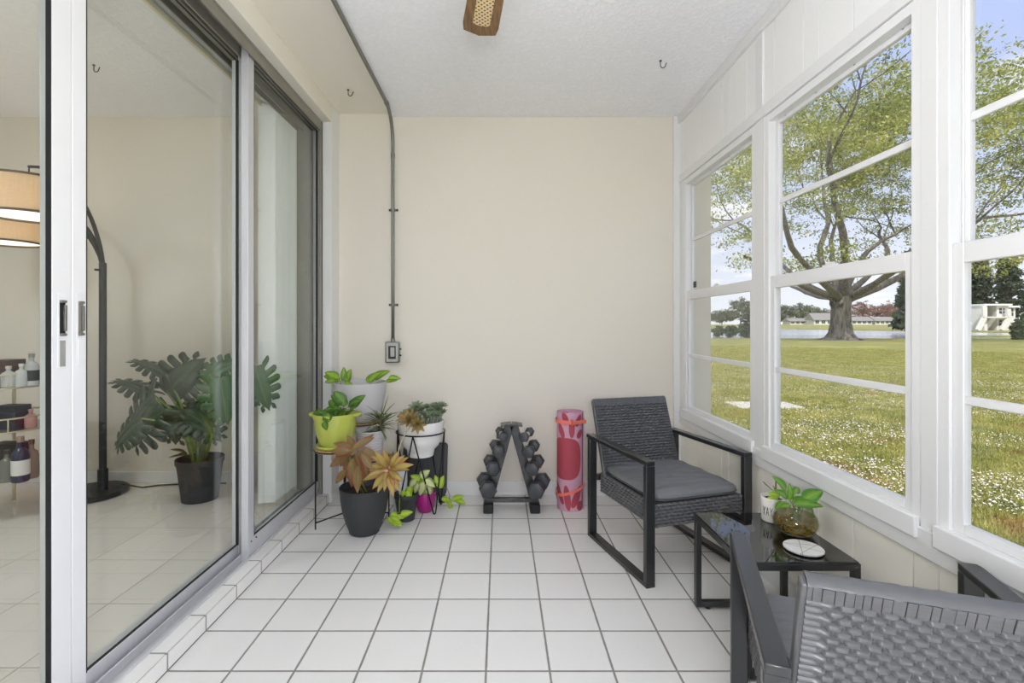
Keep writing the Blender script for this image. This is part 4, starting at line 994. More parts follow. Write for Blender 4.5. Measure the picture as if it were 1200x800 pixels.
b_ = Vector((at(932.5, 610, 1.715).x, 1.715, .368)); Y = 1.715
GV = thing('glass_bowl_plant', 'green pothos cutting rooting in water in a round glass bowl on the side table', 'vase plant', tuple(b_))
mgm = glass('clear_bowl_glass', (.96, .97, .93), 1.5, .97)
out_ = [(.0, .0), (.035, .001), (.056, .010), (.070, .028), (.0735, .046), (.068, .066), (.054, .082), (.042, .090), (.040, .096), (.043, .101)]
inn_ = [(.0405, .1005), (.0375, .095), (.0395, .089), (.051, .0805), (.0645, .065), (.070, .046), (.067, .030), (.054, .0135), (.034, .005), (0, .004)]
q = MB(); q.lathe(out_ + inn_, b_, 56); q.build('bowl', mgm, GV, smooth='all')
wtm = glass('tea_brown_water', (.84, .78, .50), 1.33, .95)
q = MB(); q.lathe([(0, .005), (.033, .006), (.053, .0145), (.066, .031), (.069, .046), (.0635, .0645), (.058, .070), (0, .070)], b_, 48); q.build('water', wtm, GV, smooth=True)
q = MB(); rnd3 = random.Random(3)
for k in range(80):
    a = rnd3.uniform(0, 2 * PI); pts = []; r = rnd3.uniform(.01, .055); z = rnd3.uniform(.012, .055)
    for j in range(9): pts.append(b_ + Vector((r * math.cos(a + j * .25), r * math.sin(a + j * .25), z + .004 * math.sin(j * 1.7 + k)))); r = max(.004, min(.058, r + rnd3.uniform(-.008, .008)))
    q.tube(pts, rnd3.uniform(.0008, .0018), 5, cap=False)
q.build('roots', simple('rooting_stems', (176, 150, 74), .6, 0, .4, 40), GV, smooth='all')
q = MB(); 
for a in [(942, 596, 941, 572, 0, 0)]: pass
LV = [((941, 586), (967, 571), 30, 17, -.02), ((928, 588), (956, 586), 32, 14, 0), ((930, 590), (963, 589), 34, 13, -.03), ((925, 586), (927, 571), 20, 9, -.04), ((948, 596), (962, 606), 18, 12, -.05), ((921, 575), (913, 562), 24, 13, .03), ((922, 583), (912, 574), 17, 12, 0), ((935, 594), (944, 600), 12, 9, -.03), ((918, 588), (908, 596), 14, 8, .0), ((931, 578), (936, 570), 15, 9, .04), ((926, 592), (914, 592), 12, 7, -.05)]
for p0, p1, L, Wd, yo in LV: leaf_at(q, *p0, Y, *p1, L, Wd, 'heart', .55, yo, .55, .22, 0, rr(-.02, .02), 10)
q.build('foliage', leafmat('fresh_pothos_leaf', (118, 164, 52), (84, 138, 40), (160, 190, 84), .5, .25, .08, (170, 196, 80)), GV, smooth='all')
q = MB()
for p0, _, L, Wd, yo in LV: q.tube([b_ + Vector((rr(-.02, .02), rr(-.02, .02), .03)), b_ + Vector((rr(-.02, .02), rr(-.02, .02), .10)), at(*p0, Y + yo)], .0016, 6)
q.build('stem', M['stem_green'], GV, smooth='all')
# ================================================================== living room behind the glass
M['lampmetal'] = simple('dark_lamp_metal', (52, 52, 54), .4, .4)
AL = thing('arc_floor_lamp', 'dark arc floor lamp with hanging burlap drum shades inside the living room', 'floor lamp', (-2.49, 2.93, FI))
bc = Vector((at(106, 577, 2.93).x, 2.93, FI))
q = MB(); q.lathe([(.180, 0), (.19, .004), (.19, .022), (.183, .028), (0, .028)], bc, 56); q.build('base', M['lampmetal'], AL, smooth=True)
pt_ = at(120.5, 308, 2.95); zt_ = pt_.z
q = MB(); q.tube([(pt_.x, 2.95, FI + .028), (pt_.x, 2.95, zt_)], .0195, 16); q.tube([(pt_.x, 2.95, FI + .028), (pt_.x, 2.95, FI + .15)], .027, 16); q.build('pole', M['lampmetal'], AL, smooth=True)
q = MB(); q.tube([(pt_.x, 2.93, zt_ - .045), (pt_.x - .012, 2.905, zt_ - .045)], .007, 8); q.build('switch', M['lampmetal'], AL, smooth=True)
sh = [(at(34, 233, 2.20), .170, .158), (at(6, 269, 2.78), .165, .15), (at(-95, 225, 2.05), .17, .158)]
ends = [Vector((sh[0][0].x, sh[0][0].y, at(36, 190, 2.2).z)), Vector((sh[1][0].x, sh[1][0].y, sh[1][0].z + .17)), Vector((sh[2][0].x, sh[2][0].y, at(0, 185, 2.05).z))]
hs = [(1.47, 1.70, 1.80, 1.86), (1.47, 1.62, 1.70, 1.72), (1.47, 1.69, 1.86, 1.90)]
for e, (a_, b2, c_, d_) in zip(ends, hs):
    s0 = Vector((pt_.x, 2.95, zt_ - .02)); pts = []
    for k in range(17):
        t_ = k / 16; ht = (1 - (1 - t_) ** 2.6); z = zt_ - .02 + (e.z + .06 - zt_) * ht - max(0, t_ - .8) * .3; h_ = t_ ** 1.35
        pts.append(Vector((s0.x + (e.x - s0.x) * h_, s0.y + (e.y - s0.y) * h_, z)))
    q = MB(); q.tube(pts, [.0125 - .006 * k / 16 for k in range(17)], 10); q.tube([pts[-1], Vector((e.x, e.y, pts[-1].z)), Vector((e.x, e.y, e.z - .16))], .003, 6); q.build('arc_arm', M['lampmetal'], AL, smooth='all')
m = N('burlap_shade'); p = m.obj(); x = m.xyz(p); mp = m.n('ShaderNodeMapping'); mp.inputs['Scale'].default_value = (25, 25, 260); m.l(p, mp.inputs[0])
n1 = m.noise(mp.outputs[0], 1.2, 3); mp2 = m.n('ShaderNodeMapping'); mp2.inputs['Scale'].default_value = (160, 160, 8); m.l(p, mp2.inputs[0]); n2 = m.noise(mp2.outputs[0], 1.2, 3)
c = m.mix(m.math('ADD', m.math('MULTIPLY', n1, .5), m.math('MULTIPLY', n2, .5)), lin((206, 182, 154)), lin((246, 232, 208)))
d = m.n('ShaderNodeBsdfDiffuse'); m.l(c, d.inputs[0]); tr = m.n('ShaderNodeBsdfTranslucent'); m.l(c, tr.inputs[0]); mx = m.n('ShaderNodeMixShader'); mx.inputs[0].default_value = .55
m.l(d.outputs[0], mx.inputs[1]); m.l(tr.outputs[0], mx.inputs[2]); m.l(mx.outputs[0], m.out.inputs[0])
M['bulb'] = emit('shade_diffuser_glow', (255, 244, 226), 1.3); M['bulb2'] = emit('bulb_glow', (255, 242, 224), 22)
for c, r, h in sh:
    q = MB(); q.lathe([(r, -h / 2), (r, h / 2), (r - .002, h / 2), (r - .002, -h / 2)], c, 48, close=True); s_ = q.build('lamp_shade', m.m, AL, smooth=True)
    q = MB()
    for z in (-h / 2, h / 2): q.lathe([(r + .001, z - .005), (r + .001, z + .005), (r - .004, z + .005), (r - .004, z - .005)], c, 48, close=True)
    q.build('shade_trim', simple('shade_trim', (104, 86, 66), .7), s_, smooth=True)
    q = MB(); q.lathe([(0, -h / 2 + .006), (r - .006, -h / 2 + .006), (r - .006, -h / 2 + .010), (0, -h / 2 + .010)], c, 40, close=True); q.build('diffuser', M['bulb'], s_)
    q = MB(); q.ball(c, .035, 16, 10); q.build('bulb', M['bulb2'], s_, smooth='all')
# lamp cord along the baseboard
q = MB(); q.tube([at(143, 567, 2.96) * 1 + Vector((0, 0, 0)), Vector((at(160, 568, 3.0).x, 3.05, FI + .005)), Vector((at(180, 570, 3.05).x, 3.09, FI + .005)), Vector((at(215, 570, 3.1).x, 3.12, FI + .005)), Vector((at(262, 570, 3.1).x, 3.13, FI + .005))], .0045, 8)
o = q.build('lamp_cord', M['rubber'], loc=(-2.1, 3.08, FI), smooth='all'); tag(o, 'black electrical cord lying along the living room baseboard', 'cord')

# ---------------------------------------------------------------- monstera
MO = thing('potted_monstera', 'large monstera in a black pot on the living room floor behind the glass', 'potted plant', (-1.77, 2.86, FI))
b_ = Vector((at(234.5, 575, 2.86).x, 2.86, FI))
q = MB(); q.lathe([(.08, 0), (.094, .003), (.112, .16), (.120, .215), (.126, .217), (.126, .245), (.119, .245), (.112, .2), (0, .2)], b_, 48); q.build('pot', M['blackpot'], MO, smooth=True, angle=50); soil(b_, .112, .208, MO)
M['monst'] = leafmat('monstera_leaf', (70, 88, 66), (56, 74, 54), (110, 126, 96), .6, .3, 0, trans=.2)
M['monst_l'] = leafmat('bright_monstera_leaf', (96, 128, 88), (78, 110, 72), (140, 160, 120), .6, .3, 0, trans=.2)
def monstera(mb, base, d, nrm, L, W, nl=6, droop=.6, fold=.25, seed=0):
    R_ = random.Random(seed); base = Vector(base); d = Vector(d).normalized(); side = d.cross(Vector(nrm)).normalized(); up0 = side.cross(d).normalized()
    def pt(u, v):      # u across -1..1, v along 0..1 (negative = ear lobes behind the petiole)
        ang = -droop * max(0, v) ; 
        c = L * v; y = c * math.cos(droop * v * .5); z = -c * math.sin(droop * v * .5)
        s_ = u * W / 2
        return base + d * y + up0 * (z - fold * abs(u) ** 2 * W * .35) + side * s_
    def hw(v): return max(.02, (math.sin(PI * min(1, max(0, (v + .18) / 1.18)) ** .75)) ** .65)
    inner = .46; rows = 14
    for s in (-1, 1):
        vs = []; uv = []
        for i in range(rows + 1):
            v = i / rows; w = hw(v) * inner * (1 if v < .85 else 1 - (v - .85) / .15 * .9)
            vs += [pt(0, v), pt(s * w, v - .05 * w)]; uv += [(.5, v), (.5 + s * inner / 2, v)]
        mb.add(vs, [(2 * i, 2 * i + 1, 2 * i + 3, 2 * i + 2) for i in range(rows)], uv)
        for k in range(nl):
            v0 = -.02 + (k / nl) * .98; v1 = v0 + .98 / nl * .93; back = -.16 + .26 * (k / nl)
            vs = []; uv = []; n = 6
            for j in range(n + 1):
                t = j / n; u = inner * .9 + (1 - inner * .9) * t; sw = (v0 + v1) / 2
                sh_ = back * t * (1 if k else 1.2); nar = 1 + .05 * t if t < .75 else (1 + .05 * t) * math.cos((t - .75) / .25 * 1.15)
                ha = (v1 - v0) / 2 * (1 - .12 * math.sin(PI * t)) * nar; vm = sw + sh_
                ww = hw(sw + back * .4)
                for q_ in (-1, 0, 1): vs.append(pt(s * ww * (u if j else inner * hw(sw) / ww * .95), vm + q_ * ha)); uv.append((.5 + s * u / 2, max(0, min(1, vm + q_ * ha))))
            mb.add(vs, [(3 * j + a, 3 * j + a + 1, 3 * j + 4 + a, 3 * j + 3 + a) for j in range(n) for a in (0, 1)], uv)
q = MB(); q2 = MB(); stm = MB()
LM = [  # base px,py  tip px,py  Lpx Wpx depth  normal  bright
 ((178, 462), (146, 440), 48, 40, 2.82, (-.2, -.3, 1), 0), ((195, 440), (160, 412), 46, 34, 2.85, (.3, -.3, 1), 0), ((196, 462), (226, 424), 58, 74, 2.84, (.2, -1, .25), 0), ((184, 470), (140, 515), 74, 82, 2.66, (-.1, -1, .5), 0),
 ((206, 476), (196, 524), 50, 58, 2.90, (.1, -1, .3), 0), ((166, 492), (124, 520), 54, 44, 2.58, (0, -.9, .6), 0), ((232, 486), (250, 512), 42, 44, 2.80, (0, -1, .4), 0), ((214, 480), (238, 494), 46, 50, 2.72, (.1, -.7, .8), 0),
 ((258, 442), (262, 492), 60, 56, 2.62, (.3, -1, .2), 1), ((298, 430), (312, 474), 56, 46, 2.55, (.4, -1, .1), 1), ((240, 444), (268, 420), 46, 44, 2.72, (.2, -.8, .5), 1), ((290, 440), (300, 500), 40, 30, 2.56, (.2, -1, .2), 0)]
for i, (p0, p1, L, Wd, Y, nr, br_) in enumerate(LM):
    B = at(*p0, Y); E = at(*p1, Y - .03); k = Y / F
    monstera(q2 if br_ else q, B, (E - B), nr, L * k, Wd * k, 6, .7, .3, i)
    r0 = b_ + Vector((rr(-.04, .04), rr(-.04, .04), .2)); mid = r0.lerp(B, .55) + Vector((0, 0, .10)); stm.tube([r0, r0.lerp(mid, .5) + Vector((0, 0, .05)), mid, B + Vector((0, 0, .008)), B], [.009, .008, .006, .005, .004], 8)
q.build('foliage', M['monst'], MO, smooth='all', solid=.0015); q2.build('bright_foliage', M['monst_l'], MO, smooth='all', solid=.0015); stm.build('stem', M['stem_green'], MO, smooth='all')
q = MB()
for k in range(26):
    a = rr(0, 2 * PI); c0 = b_ + Vector((.06 * math.cos(a), .06 * math.sin(a) - .02, rr(.22, .62))); q.leaf(c0, (math.cos(a), math.sin(a) - .3, rr(-.3, .8)), (0, -.4, 1), rr(.05, .09), rr(.02, .035), 'lance', .5, .2, 6)
q.build('small_foliage', leafmat('small_dark_leaf', (92, 112, 52), (110, 70, 52), (120, 130, 70)), MO, smooth='all')

# ---------------------------------------------------------------- vertical blinds stacked at the far end, headrail
VB = thing('vertical_blind', 'white vertical blind slats stacked behind the fixed glass panel beside the back wall', 'vertical blind', (-1.25, 2.9, 2.30))
q = MB(); q.box(-1.335, -1.320, -.5, 3.10, 2.308, 2.425); q.box(-1.335, -1.28, 3.095, 3.10, 2.308, 2.425); q.build('valance', M['valance'], VB, bevel=.002)
q = MB(); q.box(-1.315, -1.275, -.5, 3.09, 2.33, 2.36); q.build('headrail', M['alu'], VB, bevel=.002)
NS = 14
for k in range(NS):
    y = 2.70 + k * .031; a = math.radians(16 + 6 * math.sin(k * 1.9)); xc = -1.292; hw_ = .0445; z0, z1 = .115, 2.325 - .004 * (k % 2)
    q = MB(); vs = []; n = 6
    for zz in (z0, z1):
        for off in (0, .0012):
            for j in range(n + 1):
                t_ = -1 + 2 * j / n; bow = .006 * (1 - t_ * t_)
                X_, Y_ = t_ * hw_, bow + off; vs.append((xc + X_ * math.cos(a) - Y_ * math.sin(a), y + X_ * math.sin(a) + Y_ * math.cos(a), zz))
    w_ = n + 1; fs = []
    for j in range(n): fs += [(j, j + 1, 2 * w_ + j + 1, 2 * w_ + j), (w_ + j, 3 * w_ + j, 3 * w_ + j + 1, w_ + j + 1), (j, w_ + j, w_ + j + 1, j + 1), (2 * w_ + j, 2 * w_ + j + 1, 3 * w_ + j + 1, 3 * w_ + j)]
    fs += [(0, 2 * w_, 3 * w_, w_), (n, w_ + n, 3 * w_ + n, 2 * w_ + n)]
    q.add(vs, fs); q.build('slat', M['vinyl'], VB, smooth=True)

# ---------------------------------------------------------------- round gold bar cart with bottles and boxes
M['gold'] = simple('pale_gold_metal', (214, 200, 168), .3, .5); M['shelfglass'] = glass('shelf_glass', (.9, .95, .95), 1.5, .9)
RC = Vector((at(-6, 500, 2.62).x, 2.64, FI)); RR = .225
CT = thing('bar_cart', 'round three-tier pale gold cart crowded with bottles and boxes in the living room', 'cart', tuple(RC))
tz = [at(0, 458, 2.42).z, at(0, 512, 2.42).z, at(0, 571, 2.42).z]
for z in tz:
    q = MB(); q.lathe([(0, 0), (RR - .004, 0), (RR - .004, .004), (0, .004)], RC + Vector((0, 0, z - FI)), 48, close=True); s_ = q.build('shelf', simple('cart_mirror_shelf', (176, 168, 156), .12, .3), CT, smooth=True)
    q = MB()
    for dz in (0.0, .070): q.tube([(RC.x + RR * math.cos(a), RC.y + RR * math.sin(a), z + dz) for a in [2 * PI * k / 48 for k in range(48)]], .0045, 8, closed=True)
    for k in range(10): a = 2 * PI * k / 10 - 1.25; q.tube([(RC.x + RR * math.cos(a), RC.y + RR * math.sin(a), z), (RC.x + RR * math.cos(a), RC.y + RR * math.sin(a), z + .07)], .0035, 6)
    q.build('guard_rail', M['gold'], s_, smooth='all')
for a in (.5, 2.1, 3.7, 5.2): MB().tube([(RC.x + (RR + .008) * math.cos(a), RC.y + (RR + .008) * math.sin(a), FI), (RC.x + (RR + .008) * math.cos(a), RC.y + (RR + .008) * math.sin(a), tz[0] + .10)], .008, 10).build('post', M['gold'], CT, smooth=True)
def bottle(px, Y, z, h, r, col, label, cap=(40, 36, 34), lab=None, glassy=.1, nm='bottle'):
    c = Vector((at(px, 400, Y).x, Y, z + .0045)); t = thing(nm, label, nm.replace('_', ' '), tuple(c), 'bottles on the gold cart')
    q = MB(); q.lathe([(r * .9, 0), (r, .004), (r, h * .58), (r * .85, h * .68), (r * .35, h * .76), (r * .33, h * .90), (0, h * .90)], c, 28); q.build('body', simple('bottle_body', col, glassy, 0, .1), t, smooth=True)
    q = MB(); q.lathe([(r * .42, h * .88), (r * .42, h), (0, h)], c, 20); q.build('cap', simple('bottle_cap', cap, .3, .3), t, smooth=True)
    if lab: q = MB(); q.lathe([(r + .0008, h * .16), (r + .0012, h * .17), (r + .0012, h * .48), (r + .0008, h * .49)], c, 28); q.build('paper_label', simple('bottle_label', lab, .6), t, smooth=True)
def cbox(px, Y, z, w, d, h, col, label, nm='gift_box', lid=None):
    c = Vector((at(px, 400, Y).x, Y, z + .0045)); t = thing(nm, label, 'box', tuple(c), 'boxes on the gold cart')
    MB().box(c.x - w / 2, c.x + w / 2, Y - d / 2, Y + d / 2, c.z, c.z + h * .72).build('body', simple('box_card', col, .45), t, bevel=.002)
    MB().box(c.x - w / 2 - .001, c.x + w / 2 + .001, Y - d / 2 - .001, Y + d / 2 + .001, c.z + h * .72 + .001, c.z + h).build('lid', simple('box_lid', lid or col, .45), t, bevel=.002)
cbox(9, 2.66, tz[0], .10, .10, .135, (88, 66, 66), 'dark maroon box on the top tier of the gold cart')
bottle(10, 2.53, tz[0], .11, .030, (196, 198, 196), 'clear glass jar bottle before the maroon box on the top tier', (216, 206, 190))
bottle(25, 2.56, tz[0], .12, .026, (206, 208, 208), 'clear squat bottle beside the black-capped one on the top tier', (226, 224, 220))
bottle(37, 2.60, tz[0], .17, .032, (196, 196, 198), 'silver bottle with a black collar at the rim of the top tier', (150, 150, 150), (40, 40, 42))
cbox(14, 2.60, tz[1], .12, .09, .125, (50, 54, 68), 'dark navy box on the middle tier of the gold cart')
bottle(36, 2.62, tz[1], .10, .026, (196, 148, 140), 'small pink bottle beside the navy box on the middle tier', (214, 170, 160))
bottle(8, 2.50, tz[2], .16, .030, (120, 122, 112), 'grey-green glass bottle on the lowest tier of the cart', (60, 50, 44))
bottle(24, 2.50, tz[2], .23, .036, (44, 50, 72), 'dark blue bottle with white paper label on the lowest tier', (160, 140, 120), (222, 220, 214))
bottle(37, 2.56, tz[2], .20, .030, (140, 120, 106), 'brownish bottle at the rim of the lowest tier', (90, 70, 60))
cbox(12, 2.66, tz[2], .16, .09, .16, (42, 42, 46), 'black box at the back of the lowest tier of the cart')
# ================================================================== outdoors
GZ = -.15
m = N('lawn'); p = m.pos()
big = m.noise(p, .35, 5, .6); med = m.noise(p, 3.0, 4, .65); fine = m.noise(p, 45, 4, .7)
c = m.ramp(m.math('ADD', m.math('MULTIPLY', m.noise(p, 9, 3, .7), .6), m.math('MULTIPLY', fine, .4)), [(.33, lin((94, 102, 50))), (.5, lin((134, 136, 70))), (.66, lin((178, 170, 102)))])
c = m.mix(m.smooth(big, .50, .66), c, lin((168, 158, 86)))
pt = m.noise(p, 1.1, 4, .6); c = m.mix(m.math('MULTIPLY', m.smooth(pt, .60, .72), .55), c, lin((160, 122, 82)))
m.bsdf(c, .9, 0, fine, .02, .6); M['lawn'] = m.m
def ground(name, x0, x1, y0, y1, z, mat):
    return MB().box(x0, x1, y0, y1, z - .3, z).build(name, mat, kind='structure')
ground('lawn_ground', -40, 260, -30, 44, GZ, M['lawn'])
MB().prism([(140, GZ - .6), (140, GZ - .1), (215, .95), (900, 1.0), (900, GZ - .6)], 'x', -300, 1100).build('lawn_far_bank', M['lawn'], kind='structure')
MB().box(-200, 700, 44, 140, GZ - .8, GZ - .5).build('lake_bed_ground', M['lawn'], kind='structure')
m = N('lake_water'); p = m.pos(); mp = m.n('ShaderNodeMapping'); mp.inputs['Scale'].default_value = (.4, 1.4, 1); m.l(p, mp.inputs[0])
m.bsdf(lin((206, 212, 218)), .12, 0, m.noise(mp.outputs[0], 1.2, 3), .03, .8, IOR=1.8); M['water'] = m.m  # pale base colour stands in for the bright sky reflection
MB().box(-200, 700, 43.9, 141.5, GZ - .3, GZ - .14).build('lake_water', M['water'], kind='structure')
# spit of grass that narrows the lake towards the right
sp = [(50, 54), (66, 58), (84, 74), (84, 139), (300, 139), (300, 50), (90, 47), (60, 50)]
MB().prism(sp, 'z', GZ - .3, GZ + .02).build('lawn_spit_ground', M['lawn'], kind='structure')
# paving slab seen through the first window
sl = MB().box(3.55, 4.5, 7.2, 7.75, GZ - .02, GZ + .03).build('paving_slab', simple('pale_concrete', (205, 200, 190), .8, 0, .08, 20), bevel=.01)
tag(sl, 'pale concrete slab lying in the lawn outside the first window', 'paving slab')

# grass blades on the near lawn and pale dry flecks among them
m = N('grass_blade'); p = m.pos(); a = m.noise(p, 3.0, 4, .6); b_ = m.noise(p, 150, 1)
c = m.ramp(m.math('ADD', m.math('MULTIPLY', a, .45), m.math('MULTIPLY', b_, .55)), [(.34, lin((112, 124, 56))), (.5, lin((164, 166, 86))), (.64, lin((222, 208, 136)))])
pt = m.noise(p, 1.1, 4, .6); c = m.mix(m.math('MULTIPLY', m.smooth(pt, .58, .70), .6), c, lin((170, 128, 84)))
bs = m.bsdf(c, .6); tr = m.n('ShaderNodeBsdfTranslucent'); m.l(c, tr.inputs[0]); mx = m.n('ShaderNodeMixShader'); mx.inputs[0].default_value = .3
m.l(bs.outputs[0], mx.inputs[1]); m.l(tr.outputs[0], mx.inputs[2]); m.l(mx.outputs[0], m.out.inputs[0]); M['blade'] = m.m
def scatter(n, near=1.35, far=15):
    d = near + (far - near) * RNG.random(n) ** 1.5
    lo, hi = .38, 1.12                                      # tan of the view angles the windows open onto
    t = lo + (hi - lo) * RNG.random(n); y = d / np.sqrt(1 + t * t) * 1.2
    x = y * t; k = x > 1.45
    return x[k], y[k]
x, y = scatter(290000, 1.6, 26); n = len(x)
ang = RNG.random(n) * 2 * PI; h = .022 + .03 * RNG.random(n); wd = .0028 + .0028 * RNG.random(n); wd *= 1 + .12 * y
lean = (RNG.random((n, 2)) - .5) * .05
V = np.zeros((n, 3, 3)); 
V[:, 0] = np.stack([x - np.cos(ang) * wd, y - np.sin(ang) * wd, np.full(n, GZ)], 1)
V[:, 1] = np.stack([x + np.cos(ang) * wd, y + np.sin(ang) * wd, np.full(n, GZ)], 1)
V[:, 2] = np.stack([x + lean[:, 0], y + lean[:, 1], GZ + h], 1)
o = fast_mesh('lawn_grass', V.reshape(-1, 3), np.arange(n * 3).reshape(-1, 3), M['blade'], 3)
tag(o, 'short green and straw-coloured grass blades on the near lawn', 'grass', kind='stuff')
x, y = scatter(38000, 1.6, 15); n = len(x)
cl = (np.sin(x * 2.1 + 1.3 * np.sin(y * 1.7)) + np.sin(y * 2.9 + x) + 1.4 * RNG.random(n)) > .75
x, y = x[cl], y[cl]; n = len(x); s = .005 + .009 * RNG.random(n); a1 = RNG.random(n) * 2 * PI
z = GZ + .02 + .025 * RNG.random(n); tx = (RNG.random((n, 4)) - .5) * .012
V = np.zeros((n, 4, 3))
for k in range(4):
    aa = a1 + k * PI / 2; V[:, k] = np.stack([x + np.cos(aa) * s * (1 if k % 2 else .55), y + np.sin(aa) * s * (1 if k % 2 else .55), z + tx[:, k]], 1)
o = fast_mesh('dry_leaf_litter', V.reshape(-1, 3), np.arange(n * 4).reshape(-1, 4), simple('pale_dry_fleck', (236, 226, 218), .7, 0, .1), 4)
tag(o, 'pale dry flecks scattered over the near lawn', 'leaf litter', kind='stuff')

# ------------------------------------------------------------------ big tree
m = N('bark'); p = m.obj(); mp = m.n('ShaderNodeMapping'); mp.inputs['Scale'].default_value = (3, 3, .6); m.l(p, mp.inputs[0])
nz = m.noise(mp.outputs[0], 2.2, 6, .65)
m.bsdf(m.ramp(nz, [(.3, lin((74, 70, 64))), (.5, lin((116, 110, 102))), (.7, lin((150, 145, 136)))]), .9, 0, nz, .2, .9); M['bark'] = m.m
def foliage_mat(name, lo, mid, hi, sc=.5):
    m = N(name); p = m.pos(); a = m.noise(p, sc, 3, .6); b = m.noise(p, sc * 9, 2)
    c = m.ramp(m.math('ADD', m.math('MULTIPLY', a, .6), m.math('MULTIPLY', b, .4)), [(.36, lin(lo)), (.5, lin(mid)), (.62, lin(hi))])
    b0 = m.bsdf(c, .5); tr = m.n('ShaderNodeBsdfTranslucent'); m.l(c, tr.inputs[0]); mx = m.n('ShaderNodeMixShader'); mx.inputs[0].default_value = .35
    m.l(b0.outputs[0], mx.inputs[1]); m.l(tr.outputs[0], mx.inputs[2]); m.l(mx.outputs[0], m.out.inputs[0]); return m.m
M['fol'] = foliage_mat('ficus_foliage', (118, 130, 64), (160, 166, 88), (204, 200, 118), .35)
M['fol_dark'] = foliage_mat('dark_conifer_foliage', (44, 58, 40), (62, 78, 54), (88, 104, 70), .4)
M['fol_grey'] = foliage_mat('far_grey_foliage', (92, 100, 78), (112, 120, 92), (136, 140, 108), .2)
M['fol_red'] = foliage_mat('russet_foliage', (120, 88, 78), (146, 108, 92), (160, 130, 104), .2)
M['fol_bush'] = foliage_mat('bush_foliage', (96, 108, 82), (124, 138, 106), (156, 168, 132), .8)
def leaf_quads(cent, size, per, spread, name, mat, parent, flat=.6):
    """cent (k,3) cluster centres -> leaf sprays of small rhombic blades"""
    k = len(cent); n = k * per
    c = np.repeat(cent, per, 0) + RNG.normal(size=(n, 3)) * np.array([spread, spread, spread * flat])
    d = RNG.normal(size=(n, 3)); d /= np.linalg.norm(d, axis=1)[:, None]
    e = RNG.normal(size=(n, 3)); e[:, 2] += .0; e -= (e * d).sum(1)[:, None] * d; e /= np.linalg.norm(e, axis=1)[:, None]
    s = size * (.6 + .8 * RNG.random(n))[:, None]
    V = np.stack([c - d * s, c - e * s * .45, c + d * s, c + e * s * .45], 1).reshape(-1, 3)
    return fast_mesh(name, V, np.arange(n * 4).reshape(-1, 4), mat, 4, parent=parent)
def tp(px, py, Y): return at(px, py, Y)
TY = 39.0
base = at(985, 398, TY); base.z = GZ
T = thing('shade_tree', 'big spreading shade tree with thick grey trunk on the lawn before the lake', 'tree', tuple(base))
rnd = random.Random(5)
tr_ = MB(); br = MB(); tips = []
# fluted trunk
ring = []; nseg = 40
prof = [(0, 1.35), (.2, .98), (.6, .76), (1.4, .66), (2.4, .64), (3.4, .72), (4.3, .68), (5.2, .4)]
vs = []; fs = []
for i, (z, r) in enumerate(prof):
    for k in range(nseg):
        a = 2 * PI * k / nseg; fl = 1 + (.16 * math.exp(-z * .7) + .06) * math.sin(7 * a + 1.1 * math.sin(2 * a) + z * .3) + .03 * math.sin(15 * a)
        vs.append((base.x + r * fl * math.cos(a), base.y + r * fl * math.sin(a), base.z + z))
for i in range(len(prof) - 1):
    for k in range(nseg): fs.append((i * nseg + k, i * nseg + (k + 1) % nseg, (i + 1) * nseg + (k + 1) % nseg, (i + 1) * nseg + k))
fs.append(tuple((len(prof) - 1) * nseg + k for k in range(nseg)))
tr_.add(vs, fs); tr_.build('trunk', M['bark'], T, smooth='all')
cc = at(1050, 216, TY + .5); ax = (17.0, 13.0, 8.0)          # crown centre and half axes
def inside(p, s=1.0): return ((p.x - cc.x) / ax[0]) ** 2 + ((p.y - cc.y) / ax[1]) ** 2 + ((p.z - cc.z) / ax[2]) ** 2 < s
def grow(p, d, r, L, depth):
    n = 5; pts = [p.copy()]; rs = [r]; q = p.copy()
    for i in range(n):
        d = (d + Vector((rnd.gauss(0, .13), rnd.gauss(0, .13), rnd.gauss(0, .10) + (.05 if depth < 3 else -.01)))).normalized()
        q = q + d * L / n; pts.append(q.copy()); rs.append(r * (1 - .5 * (i + 1) / n))
    br.tube(pts, rs, 7 if depth < 3 else 4, cap=False)
    if depth >= 3: tips.extend([(pts[-1], depth), (pts[3], depth)])
    if depth >= 6 or not inside(q, 1.0): tips.append((q, 9)); return
    nb = 3 if depth in (1, 2, 3) else 2
    for b in range(nb):
        dv = Vector((rnd.gauss(0, 1), rnd.gauss(0, 1), rnd.gauss(.1, .5))); dv = (dv - d * dv.dot(d)).normalized()
        out = (q - Vector((base.x, base.y, q.z))); out = out.normalized() if out.length > .1 else dv
        nd = (d * .85 + dv * rr2(.45, .85) + out * .22).normalized()
        grow(q if b < 2 else pts[3], nd, rs[-1] * (.85 if b == 0 else .68), L * rnd.uniform(.68, .86), depth + 1)
def rr2(a, b): return rnd.uniform(a, b)
for (px, py, dz, r, L) in [(932, 331, -2, .36, 5.5), (945, 343, 6, .32, 5), (962, 305, 1, .40, 6), (990, 290, -3, .46, 6.5), (1012, 300, 5, .36, 6), (1064, 320, -1, .42, 7), (1045, 318, -6, .34, 6.5), (1040, 300, 6, .34, 6.5), (975, 290, 7, .34, 6), (935, 300, -7, .32, 6.5), (925, 318, 3, .3, 7), (1075, 300, 2, .34, 7.5)]:
    s0 = Vector((base.x + (px - 985) * .012, base.y + dz * .08, base.z + 3.5)); e = at(px, py, TY + dz)
    d = (e - s0).normalized(); mid = s0 + (e - s0) * .45 + Vector((0, 0, -.15 if abs(px - 985) > 30 else 0))
    pts = [s0 - d * 1.2, s0, mid, e]; br.tube(pts, [r * 1.05, r * .9, r * .66, r * .5], 10, cap=False)
    grow(e, (d + Vector((0, 0, .15))).normalized(), r * .62, L, 1)
br.build('branches', M['bark'], T, smooth='all')
